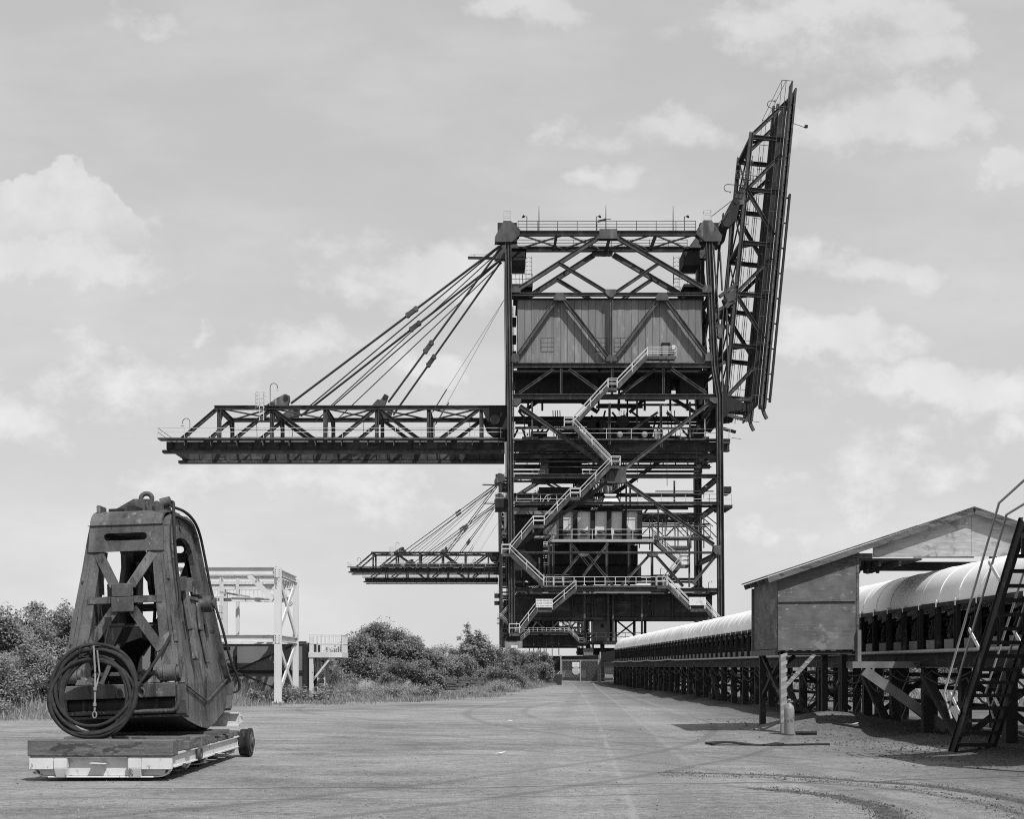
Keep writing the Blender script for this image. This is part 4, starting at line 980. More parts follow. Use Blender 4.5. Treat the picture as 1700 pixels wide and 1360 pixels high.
# warning boards on the stair landings
def board(name, x0, y0, x1, y1, label, lines, ink='ink'):
    a, b_ = B(x0, y1, -1.52), B(x1, y0, -1.46); r = empty(name, V(((a.x + b_.x) / 2, a.y, a.z)), label, 'sign')
    mb = MB(); mb.box(a, b_); mb.build('board', 'sign', r)
    h = (y1 - y0) * S
    for i, (tx, sz) in enumerate(lines):
        text_mesh(tx, sz, 'lettering', ink, r, V(((a.x + b_.x) / 2, a.y - .012, b_.z - h * (i + .62) / (len(lines) + .2))))
    return r
board('warning_sign', 888.8, 996, 916, 1010, 'white warning board lettered in three lines on the left stair landing', [('DANGER FALLING ORE', .195), ('CRANES TO OPERATE', .185), ('WEAR YOUR HARD HAT', .195)])
s2 = board('warning_sign', 1141, 993, 1168, 1006.5, 'bleached white board with faded marks on the right stair landing', [], 'fade')
piece('faded_mark', 'fade', lambda mb: [mb.disc(B(x, y, -1.525), (0, 1, 0), r, .008, 9) for x, y, r in ((1146.5, 998, .1), (1153.4, 1002, .07), (1159, 995, .08), (1159.5, 999, .09), (1164, 995.5, .06), (1158.5, 1002.5, .06))], s2)
# ------------------------------------------------------------ covered conveyor
CX, CR, CZ = 11.46, .96, 3.2
conv = empty('covered_conveyor', V((CX, 60, 0)), 'long trestle belt conveyor under a pale ribbed half-round hood', 'conveyor')
Y0, PITCH, NP = 19.4, 1.2, 73
def shell(mb, y0, y1, r, th, n=18):
    vs = []
    for y in (y0, y1):
        for rr in (r, r - th):
            for k in range(n + 1):
                a = PI * k / n; vs.append((CX - rr * math.cos(a), y, CZ + rr * math.sin(a)))
    m = n + 1; fs = []
    for k in range(n):
        fs += [(k, k + 1, 2 * m + k + 1, 2 * m + k), (m + k, 3 * m + k, 3 * m + k + 1, m + k + 1)]
    mb.add(vs, fs, True)
    mb.add(vs, [(k, m + k, m + k + 1, k + 1) for k in range(n)] + [(2 * m + k, 2 * m + k + 1, 3 * m + k + 1, 3 * m + k) for k in range(n)] + [(0, 2 * m, 3 * m, m), (n, m + n, 3 * m + n, 2 * m + n)])
hood0 = rib0 = None
for i in range(NP):
    y = Y0 + i * PITCH
    if hood0 is None:
        mb = MB(); shell(mb, y, y + PITCH - .012, CR, .02); hood0 = mb.build('hood_panel', 'hood', conv)
        mb = MB(); shell(mb, y - .02, y + .02, CR + .009, .02)
        for s in (-1, 1): mb.box((CX + s * (CR + .045) - .022, y - .03, CZ - .12), (CX + s * (CR + .045) + .022, y + .03, CZ + .06))
        mb.build('rib', 'hood', hood0, 0, False)
    else:
        c = put_copy(hood0, conv, (0, i * PITCH, 0)); random.seed(i); c.rotation_euler = (random.gauss(0, .004), random.gauss(0, .006), 0)
def fr(mb, y):
    for s in (-1, 1):
        x = CX + s * (CR + .02)
        mb.ibar((x, y, 2.08), (x, y, CZ - .1), .10, .16, .02, (0, 1, 0))
        mb.bar((x - .06 * -s, y + .35, 2.36), (x + .1 * -s, y + .35, 2.62), .09, .03, (0, 1, 0))
        pts = [(x - s * .02, y + .42, 2.36), (x + s * .02, y + .40, 2.5), (x - s * .02, y + .36, 2.62), (x - s * .06, y + .38, 2.78), (x - s * .16, y + .45, 2.86)]
        for a, b_ in zip(pts, pts[1:]): mb.bar(a, b_, .14, .03, (0, 1, 0))
        mb.bar((x, y, 2.75), (x - s * .3, y + .12, 2.95), .05, .05); mb.bar((x, y, 2.98), (x, y + .5, 2.9), .07, .08)
    mb.tube([(CX - .7, y + .2, 2.72), (CX - .3, y + .2, 2.58), (CX + .3, y + .2, 2.58), (CX + .7, y + .2, 2.72)], .07, 8)
f0 = None
for i in range(NP):
    y = Y0 + i * PITCH
    if f0 is None: mb = MB(); fr(mb, y); f0 = mb.build('idler_frame', 'conv', conv, 0, False); mb = MB(); mb.box((CX - CR - .07, y + .1, 2.085), (CX - CR - .05, y + .66, 2.33)); mb.build('base_plate', 'plate', f0, 0, False)
    else: put_copy(f0, conv, (0, i * PITCH, 0))
YE = Y0 + NP * PITCH
mb = MB()
for s in (-1, 1):
    x = CX + s * (CR + .03)
    mb.ibar((x, Y0, 1.86), (x, YE + 14, 1.86), .22, .38, .03); mb.box((x - .03, Y0, CZ - .1), (x + .03, YE, CZ - .01)); mb.box((x - .02, Y0, 2.045), (x + .04, YE, 2.075))
mb.build('stringer', 'conv', conv)
mb = MB(); mb.box((CX - .75, Y0, 2.80), (CX + .75, YE + 14, 2.84)); mb.box((CX - .7, Y0, 2.20), (CX + .7, YE + 14, 2.22)); mb.box((CX - .78, YE, 2.1), (CX - .74, YE + 14, 3.1)); mb.box((CX + .74, YE, 2.1), (CX + .78, YE + 14, 3.1)); mb.build('belt', 'rubber', conv)
mb = MB(); mb.box((CX + .93, Y0, 2.1), (CX + .945, YE, 3.195)); mb.build('sun_block_skirt', 'conv', conv)  # added plate on the far side, carried up to the hood to block sunlight
mb = MB(); pp = []
for i in range(100):
    y = Y0 + i * (YE - Y0) / 99; pp.append((CX - CR - .22 + .015 * math.sin(i * 1.7), y, 2.06 + (.05 * max(0, math.sin(i * .55)) if i > 55 else 0)))
mb.tube(pp, .045, 8); mb.build('pipe', 'galv', conv)
for r in range(3):
    mb = MB(); pp = []; random.seed(40 + r); y = Y0
    while y < YE - 2:
        d = random.uniform(2.2, 2.6); sag = random.uniform(.05, .35) * (1 + (r == 2) * 1.2)
        for k in range(6): pp.append((CX - CR - .18 - .03 * r, y + d * k / 6, (1.95, 1.6, 1.45)[r] - sag * 4 * (k / 6) * (1 - k / 6)))
        y += d
    mb.tube(pp, .018 + .006 * (r == 2), 5); mb.build('cable', 'conv', conv)
b0 = None
for i in range(37):
    y = 20.3 + i * 2.4
    if b0 is None:
        b0 = []
        for x in (CX - .92, CX + .92):
            mb = MB(); mb.box((x - .12, y - .10, -.15), (x + .12, y + .10, 1.66)); b0.append(mb.build('post', 'conv', conv))
        mb = MB(); mb.bar((CX - .74, y, .25), (CX + .74, y, 1.4), .12, .12); mb.bar((CX - .74, y + .13, 1.4), (CX + .74, y + .13, .25), .12, .12); mb.box((CX - 1.2, y - .14, 1.665), (CX + 1.2, y + .14, 1.668)); b0.append(mb.build('cross_brace', 'conv', conv, 0, False))
    else:
        for o in b0[:3 if i % 3 == 0 else 2]: put_copy(o, conv, (0, i * 2.4, 0))
mb = MB()
for x in (CX + 1.12,):
    for z in (.62, 1.05, 1.4): mb.box((x - .05, Y0, z), (x + .05, YE, z + .12))
mb.build('rail_board', 'conv', conv)
for i in (0, 1, 3, 6):
    y = 29.4 + i * 4.8
    mb = MB(); mb.bar((CX - 1.15, y, 1.5), (CX - 1.15, y - 2.1, .15), .10, .22, (1, 0, 0)); mb.build('diagonal_brace', 'conv', conv)
mb = MB(); random.seed(9)           # tangles of slack cable on the posts
for i in range(26):
    y = 37 + i * 1.5 + random.random(); x = CX - 1.15 - random.uniform(0, .25); pts = []
    d = random.uniform(.6, 1.5); z0 = random.uniform(.7, 1.5); z1 = random.uniform(.2, 1.2); sg = random.uniform(.2, .7)
    for k in range(9):
        f_ = k / 8; pts.append((x + .1 * math.sin(f_ * 9 + i), y + d * f_, max(.12, z0 * (1 - f_) + z1 * f_ - sg * 4 * f_ * (1 - f_))))
    mb.tube(pts, .014, 5)
mb.build('slack_cable', 'rubber', conv)
# ------------------------------------------------------------ plywood shed over the conveyor
RX, RZ, EX, EZ = 11.8, 5.60, 6.72, 3.91
SLP = (RZ - EZ) / (RX - EX)
def roofz(x): return RZ - SLP * abs(x - RX)
shed = empty('conveyor_shed', V((9, 32, 0)), 'weathered plywood shed with low gabled roof straddling the conveyor, on thin legs', 'shed')
SY0, SY1 = 30.4, 33.15
mb = MB()
xs_ = [EX, 7.8, 9.0, 10.4, RX, 13.2, 14.6, 16.0, 2 * RX - EX]
for a, b_ in zip(xs_, xs_[1:]):
    j = .003 * ((xs_.index(a) % 3) - 1)
    mb.hexa([(a, SY0 - .22, roofz(a) + j), (b_ - .01, SY0 - .22, roofz(b_) + j), (b_ - .01, SY1 + .2, roofz(b_) + j), (a, SY1 + .2, roofz(a) + j),
             (a, SY0 - .22, roofz(a) + .035 + j), (b_ - .01, SY0 - .22, roofz(b_) + .035 + j), (b_ - .01, SY1 + .2, roofz(b_) + .035 + j), (a, SY1 + .2, roofz(a) + .035 + j)])
rf = mb.build('roof', 'timber', shed)
for yb in (SY0 - .2, SY0 + .08, SY1 - .1, 31.4, 32.3):
    mb = MB(); mb.bar((EX + .02, yb, roofz(EX) - .09), (RX - .02, yb, RZ - .085), .05, .13); mb.bar((RX + .02, yb, RZ - .085), (2 * RX - EX, yb, roofz(EX) - .085), .05, .13); mb.build('rafter', 'timber', rf)
XL, XR = 7.03, 8.95
def poly_wall(name, pts, y, th, m, bend=0.0):
    mb = MB(); mb.plate(pts, [], lambda u, v, k: V((u, y + k + bend * math.sin((v - 2.1) * 1.6), v)), th); return mb.build(name, m, shed)
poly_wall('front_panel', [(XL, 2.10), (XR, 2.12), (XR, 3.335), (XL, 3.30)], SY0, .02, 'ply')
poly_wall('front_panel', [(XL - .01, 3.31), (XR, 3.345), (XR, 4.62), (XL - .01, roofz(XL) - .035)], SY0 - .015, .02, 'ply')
mb = MB(); mb.bar((XL, SY0 - .03, 3.32), (XR, SY0 - .03, 3.34), .02, .05); mb.bar((XR + .05, SY0 + .02, 2.1), (XR + .05, SY0 + .02, 4.6), .07, .07); mb.bar((XL + .02, SY0 + .06, 2.06), (XL + .02, SY0 + .06, 3.9), .06, .06); mb.build('batten', 'timber', shed)
mb = MB(); mb.plate([(SY0 + .1, 2.14), (33.2, 2.14), (33.2, roofz(XL) - .04), (SY0 + .1, roofz(XL) - .04)], [], lambda u, v, k: V((XL + k, u, v)), .02); mb.build('side_panel', 'ply', shed)
mb = MB(); mb.box((XL - .05, SY0 + .1, 1.98), (XL + .03, 33.3, 2.12)); mb.bar((XL - .02, 33.24, 2.1), (XL - .02, 33.24, 3.8), .07, .09); mb.build('sill_board', 'timber', shed)
mb = MB(); mb.box((XL + .04, SY0 + .05, 2.0), (XR, 33.2, 2.08)); mb.build('floor', 'conv', shed)
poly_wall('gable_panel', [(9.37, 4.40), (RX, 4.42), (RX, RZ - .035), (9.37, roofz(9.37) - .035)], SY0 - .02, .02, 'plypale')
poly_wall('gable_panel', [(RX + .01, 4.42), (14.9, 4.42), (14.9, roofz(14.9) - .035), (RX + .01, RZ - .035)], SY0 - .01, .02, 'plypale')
mb = MB(); mb.box((XR - .3, SY0 - .02, 4.38), (9.36, SY0 + .05, 4.5)); mb.box((XR - .6, SY0 - .03, 4.20), (XR - .02, SY0 + .03, 4.27)); mb.build('header_board', 'timber', shed)
mb = MB(); mb.box((XR + .1, SY0 + .1, 4.34), (10.62, 33.3, 4.385)); [mb.box((XR + .1 + k * .5, SY0 + .1, 4.2), (XR + .16 + k * .5, 33.2, 4.335)) for k in range(3)]; mb.build('ceiling', 'timber', shed)
for k in range(4): mb = MB(); mb.disc((XR + .25 + k * .16, SY0 + .6, 4.12), (1, 0, 0), .07, .06, 12); mb.tube([(XR + .25 + k * .16, SY0 + .6, 4.2), (XR + .25 + k * .16, SY0 + .6, 4.36)], .02, 5); mb.build('cable_roller', 'dark', shed)
mb = MB(); mb.box((10.2, SY1 - .3, 4.26), (13.6, SY1 - .2, 4.5)); mb.box((10.5, SY0 + .3, 4.42), (12.0, SY0 + .38, 4.60)); mb.build('rear_header', 'ply', shed)
# legs: striped front one, dark rear ones
mb = MB(); mb.bar((7.2, SY0 + .12, -.1), (7.17, SY0 + .12, 2.06), .14, .14); sl_ = mb.build('leg', 'cyl', shed); sl_['label'] = 'grey leg with pale diagonal stripes'
mb = MB()
for k in range(9):
    z = .30 + k * .2; mb.hexa([(7.115, SY0 + .046, z), (7.27, SY0 + .046, z + .07), (7.27, SY0 + .05, z + .07), (7.115, SY0 + .05, z), (7.115, SY0 + .046, z + .09), (7.27, SY0 + .046, z + .16), (7.27, SY0 + .05, z + .16), (7.115, SY0 + .05, z + .09)])
mb.build('stripe', 'galv', sl_)
mb = MB(); mb.bar((7.25, SY0 + .1, 1.22), (7.95, SY0 + .1, 2.0), .09, .09); br_ = mb.build('diagonal_brace', 'cyl', shed)
mb = MB()
for k in range(6):
    p = V((7.25, SY0 + .052, 1.22)).lerp(V((7.95, SY0 + .052, 2.0)), (k + .4) / 6); mb.bar(p + V((-.05, 0, .02)), p + V((.05, 0, -.0)), .05, .006, (0, 1, 0))
mb.build('stripe', 'galv', br_)
for p, q in (((7.24, 33.1, -.1), (7.22, 33.1, 2.0)), ((8.9, 33.1, -.1), (8.9, 33.1, 2.0)), ((16.5, SY0 + .1, -.1), (16.5, SY0 + .1, 3.9)), ((16.5, 33, -.1), (16.5, 33, 3.9)), ((13.4, 33, -.1), (13.4, 33, 4.8)), ((9.4, 33, -.1), (9.4, 33, 4.6))):
    mb = MB(); mb.bar(p, q, .15, .15); mb.build('leg', 'conv', shed)
for p, q in (((7.24, 33.1, .9), (7.22, SY0 + .3, 2.0)), ((7.2, SY0 + .3, .9), (7.2, 32.9, 2.0)), ((7.3, 33.1, 1.2), (8.1, 33.1, 2.0))):
    mb = MB(); mb.bar(p, q, .09, .09); mb.build('diagonal_brace', 'conv', shed)
mb = MB(); mb.box((8.97, SY0 - .1, 1.72), (9.06, SY0 + .1, 2.6)); mb.box((8.8, SY0 - .25, 1.66), (10.6, SY0 + .3, 1.82)); mb.bar((9.1, SY0 - .2, 1.6), (11.0, SY0 - .5, .2), .08, .24); mb.build('strut', 'plate', shed)
# things around the legs
r = empty('gas_cylinder', V((7.22, 30.05, gh(7.22, 30.05))), 'upright grey gas cylinder leaning by the striped shed leg', 'cylinder'); o = ORG[r.name]
mb = MB(); mb.lathe(o, [(0, 0), (.12, 0), (.125, .03), (.125, .62), (.11, .70), (.06, .76), (.035, .78)], 16); mb.build('body', 'cyl', r)
mb = MB(); mb.lathe(o, [(.03, .78), (.03, .84), (.045, .84), (.045, .88), (0, .88)], 10); mb.bar(o + V((0, 0, .82)), o + V((.09, -.02, .82)), .03, .03); mb.build('valve', 'galv', r)
z = gh(7.9, 30.0) + .05; mb = MB(); mb.tube([(7.37, 30.0, z), (7.86, 30.02, z)], .045, 10); mb.tube([(7.78, 30.02, z), (7.88, 30.02, z)], .052, 10)
tag(mb.build('steel_bar', 'rubber', None), 'short dark steel bar lying on the ground beside the cylinder', 'bar')
mb = MB(); pts = [(4.72 + i * .13, 27.0 + .1 * math.sin(i * .5), gh(4.72 + i * .13, 27.0) + .035 + .03 * math.sin(i * .55)) for i in range(13)]
for a, b_ in zip(pts, pts[1:]): mb.bar(a, b_, .34, .035)
tag(mb.build('scrap_belt', 'rubber', None), 'curled strip of dark scrap belt lying flat in front of the shed', 'scrap')
mb = MB(); pts = [(5.9 + i * .16, 26.85 + .05 * math.sin(i), gh(5.9 + i * .16, 26.85) + .02) for i in range(10)]
for a, b_ in zip(pts, pts[1:]): mb.bar(a, b_, .22, .03)
tag(mb.build('scrap_belt', 'rubber', None), 'flatter scrap strip lying right of the curled one', 'scrap')
# ------------------------------------------------------------ steep access stair at the right edge
st = empty('access_stair', V((9.3, 24, 0)), 'steep dark steel stair with open treads and white rail posts at the right edge', 'stair')
SA, SB = V((8.95, 24.0, 0.0)), V((8.95, 20.9, 4.0)); SD = (SB - SA).normalized(); SN = V((0, -SD.z, SD.y)); SN = SN if SN.z > 0 else -SN
for dx in (0, .72):
    mb = MB(); o = V((dx, 0, 0)); mb.bar(SA + o - SD * .05, SB + o + SD * .2, .24, .014, (1, 0, 0)); mb.bar(SA + o - SD * .05 + SN * .118, SB + o + SD * .2 + SN * .118, .014, .07, (1, 0, 0)); mb.bar(SA + o - SD * .05 - SN * .118, SB + o + SD * .2 - SN * .118, .014, .07, (1, 0, 0))
    mb.box((8.95 + dx - .06, 23.94, -.06), (8.95 + dx + .06, 24.1, .015)); mb.build('stringer', 'conv', st)
for k in range(16):
    c = SA.lerp(SB, (k + .8) / 16.4); mb = MB(); mb.box((c.x + .02, c.y - .12, c.z - .02), (c.x + .70, c.y + .12, c.z + .012)); mb.box((c.x + .02, c.y - .13, c.z - .05), (c.x + .70, c.y - .115, c.z + .02)); mb.build('tread', 'conv', st)
for dx, ms in ((-.05, 'white'), (.77, 'white')):
    rl = MB(); o = V((dx, 0, 0)); d1 = SN * .95; d2 = SN * .55
    rl.tube([SA + o + SD * .6 + d2 * .6, SA + o + SD * .75 + d1, SB + o + d1, SB + o + V((0, -1.2, .95 + .1))], .022, 8); rl.tube([SA + o + SD * .7 + d2, SB + o + d2, SB + o + V((0, -1.2, .55))], .022, 8); rl.build('handrail', 'galv', st)
    for s_ in (.95, 2.5, 4.0):
        mb = MB(); mb.bar(SA + o + SD * s_ + SN * .08, SA + o + SD * s_ + SN * .70, .075, .02, (1, 0, 0)); mb.build('rail_post', 'white', st)
    mb = MB(); mb.bar(SB + o + V((0, -.35, 0)), SB + o + V((0, -.35, 1.05)), .03, .09); mb.build('rail_post', 'white', st)
mb = MB(); mb.box((8.9, 18.2, 3.86), (11.6, 20.75, 3.95)); mb.box((8.9, 20.70, 3.6), (11.6, 20.76, 3.855)); mb.build('platform', 'conv', st)
for p in ((9.1, 20.6), (11.5, 20.6), (11.5, 18.4), (9.1, 18.4)): mb = MB(); mb.box((p[0] - .1, p[1] - .1, -.1), (p[0] + .1, p[1] + .1, 3.6)); mb.build('leg', 'conv', st)
# ------------------------------------------------------------ rail cart
cart = empty('rail_cart', V((-5.79, 20.7, 0)), 'low white rail cart with a timber deck carrying the rusty grab', 'cart')
CXL, CXR, CY0, CY1 = -6.84, -4.74, 18.1, 23.1
def part(nm, m, fn, par, bevel=0):
    mb = MB(); fn(mb); return mb.build(nm, m, par, bevel)
def endbeam(mb):
    for y, s in ((CY0, 1), (CY1 - .2, -1)):
        mb.box((CXL + .12, y + .08, .08), (CXR - .12, y + .11, .37)); mb.box((CXL, y, .345), (CXR, y + .2, .372))
        mb.box((CXL + .26, y + .01, .055), (CXR - .28, y + .2, .08))
        for x0, x1 in ((CXL, CXL + .36), (CXR - .45, CXR)): mb.box((x0, y - .03, .18), (x1, y + .05, .343))
        for x in (CXL + .37, CXR - .64): mb.hexa([(x, y - .05, .20), (x + .19, y - .05, .20), (x + .19, y + .07, .20), (x, y + .07, .20), (x, y - .05, .343), (x + .19, y - .05, .343), (x + .19, y + .07, .343), (x, y + .07, .343)]); mb.hexa([(x + .02, y - .0, .06), (x + .18, y - .0, .06), (x + .18, y + .07, .06), (x + .02, y + .07, .06), (x, y - .05, .198), (x + .19, y - .05, .198), (x + .19, y + .07, .198), (x, y + .07, .198)])
part('end_beam', 'white', endbeam, cart, .008)
part('bent_bracket', 'white', lambda mb: mb.hexa([(-5.93, 18.02, .27), (-5.70, 18.02, .262), (-5.70, 18.18, .262), (-5.93, 18.18, .27), (-5.93, 18.02, .283), (-5.70, 18.02, .272), (-5.70, 18.18, .272), (-5.93, 18.18, .283)]), cart)
def sidebeam(mb):
    for x in (CXL + .05, CXR - .05): mb.ibar((x, CY0 + .2, .30), (x, CY1 - .2, .30), .10, .21, .022)
part('side_beam', 'white', sidebeam, cart)
def hangers(mb):     # U-shaped straps under the frame that hold the axles
    for y in (18.22, 19.35, 20.5, 22.7):
        for s, x in ((-1, CXL + .05), (1, CXR - .05)):
            pts = [(x, y, .2)] + [(x - s * (.16 - .16 * math.cos(a * PI / 8)) , y, .2 - .13 * math.sin(a * PI / 8)) for a in range(1, 5)] + [(x - s * .75, y, .06)]
            for a, b_ in zip(pts, pts[1:]): mb.bar(a, b_, .018, .12, (0, 1, 0)) if False else mb.bar(a, b_, .12, .018, (0, 0, 1) if abs(V(b_).z - V(a).z) < abs(V(b_).x - V(a).x) else (1, 0, 0))
part('axle_strap', 'white', hangers, cart)
def wheel(c, r, wd):
    mb = MB(); mb.tube([c + V((k, 0, 0)) for k in (-wd / 2, -wd / 2 + .02, wd / 2 - .06, wd / 2 - .055, wd / 2)], [r * .9, r * .94, r * .95, r, r], 28); w_ = mb.build('wheel', 'grabdark', cart)
    part('hub', 'grab', lambda m_: (m_.disc(c + V((wd / 2 + .02, 0, 0)), (1, 0, 0), r * .35, .06, 16), m_.disc(c + V((wd / 2 + .01, 0, 0)), (1, 0, 0), r * .72, .012, 24)), w_)
for x in (-6.5, -5.05):
    for y in (18.75, 20.9): wheel(V((x, y, .17)), .2, .13)
wheel(V((-4.66, 23.1, .27)), .27, .2); wheel(V((-6.9, 23.1, .27)), .27, .2)
part('axle', 'grabdark', lambda mb: [mb.tube([(-6.9, y, z), (-4.7, y, z)], .05, 8) for y, z in ((18.75, .17), (20.9, .17), (23.1, .27))], cart)
part('eye_plate', 'grab', lambda mb: (mb.tube([V((CXR + .012, 19.75, .3)) + V((0, .085 * math.cos(a * PI / 12), .085 * math.sin(a * PI / 12))) for a in range(24)], .035, 6, True)), cart)
part('bumper_timber', 'timber', lambda mb: mb.box((CXL - .02, CY0 - .04, .375), (CXR + .02, CY0 + .27, .615)), cart, .015)
random.seed(3)
yy_ = CY0 + .28
for i, wd in enumerate((.28, .26, .27, .30, .27, .26, .29, .27)):
    jx = random.uniform(-.03, .03); h = .56 + random.uniform(-.02, .05)
    part('deck_plank', 'timber', lambda mb: mb.box((CXL + .15 + jx, yy_, .412), (CXR - .02 + jx * 2 + (.05 if i == 2 else 0), yy_ + wd - .012, h)), cart, .008); yy_ += wd
for y in (20.9, 21.6, 22.2, 22.7): part('deck_plank', 'timber', lambda mb: mb.box((CXL + .1, y, .412), (CXR - .03, y + .3, .50)), cart, .008)
part('cross_timber', 'timber', lambda mb: [mb.box((-6.7, y, .505 if y > 20.88 else .575), (-4.72 + k, y + .22, .585 if y > 20.88 else .60)) for y, k in ((21.0, -.02), (21.62, .02))], cart)
def shortblocks(mb):
    for k in range(5): mb.box((CXR - .12, 19.4 + k * .62, .413), (CXR + .005, 19.4 + k * .62 + .5, .47 + .02 * (k % 2)))
part('side_board', 'timber', shortblocks, cart)
# torn beam end lying across the rear of the cart
r = empty('beam_offcut', V((-5.1, 23.0, .52)), 'white torn beam offcut lying on the rear end of the cart', 'beam')
mb = MB(); mb.ibar((-6.0, 22.95, .71), (-4.76, 22.95, .71), .2, .26, .02); mb.build('web', 'white', r)
mb = MB(); mb.add([(-4.765, 22.94, .62), (-4.68, 22.945, .66), (-4.71, 22.94, .70), (-4.66, 22.945, .76), (-4.765, 22.94, .82), (-4.765, 22.955, .62), (-4.68, 22.955, .66), (-4.71, 22.955, .70), (-4.66, 22.955, .76), (-4.765, 22.955, .82)], [(0, 1, 2, 3, 4), (9, 8, 7, 6, 5), (0, 5, 6, 1), (1, 6, 7, 2), (2, 7, 8, 3), (3, 8, 9, 4)]); mb.build('torn_edge', 'white', r)
# ------------------------------------------------------------ clamshell grab (built about its own seam, then set on the cart)
grab = empty('clamshell_grab', V((0, 0, 0)), 'big rusty clamshell bucket grab standing closed on the white rail cart', 'grab')
HW = [(0, .92), (.8, .93), (1.0, .90), (2.2, .72), (3.0, .60), (3.45, .57), (3.75, .55)]
HD = [(.95, 1.60), (1.3, 1.52), (3.0, 1.17), (3.3, 1.10)]
def lerp_t(tb_, z):
    for (a, x), (b_, y) in zip(tb_, tb_[1:]):
        if z <= b_: return x + (y - x) * max(0, z - a) / (b_ - a)
    return tb_[-1][1]
hw = lambda z: lerp_t(HW, z); hd = lambda z: lerp_t(HD, z)
half = [(0.0, .02), (.55, .09), (1.1, .2), (1.55, .30), (1.68, .36), (1.73, .55), (1.74, .82), (1.63, .93), (1.56, 1.1), (1.42, 1.9), (1.22, 2.8), (1.14, 3.15), (1.02, 3.42), (.84, 3.58), (.6, 3.66), (.3, 3.69)]
outer = [(-y, z) for y, z in half] + [(0, 3.70)] + [(y, z) for y, z in half[::-1][:-1]]
hole = [(-.52, 2.28), (.52, 2.28), (.60, 2.5), (.62, 2.9), (.55, 3.14), (.40, 3.28), (.15, 3.34), (-.15, 3.34), (-.40, 3.28), (-.55, 3.14), (-.62, 2.9), (-.60, 2.5)]
gd = lambda nm, m, fn, par=None, bevel=0.0: part(nm, m, fn, par or grab, bevel)
def dens(pts, st=.16):
    o = []
    for a, b_ in zip(pts, pts[1:] + pts[:1]):
        n = max(1, int(math.hypot(b_[0] - a[0], b_[1] - a[1]) / st))
        o += [(a[0] + (b_[0] - a[0]) * k / n, a[1] + (b_[1] - a[1]) * k / n) for k in range(n)]
    return o
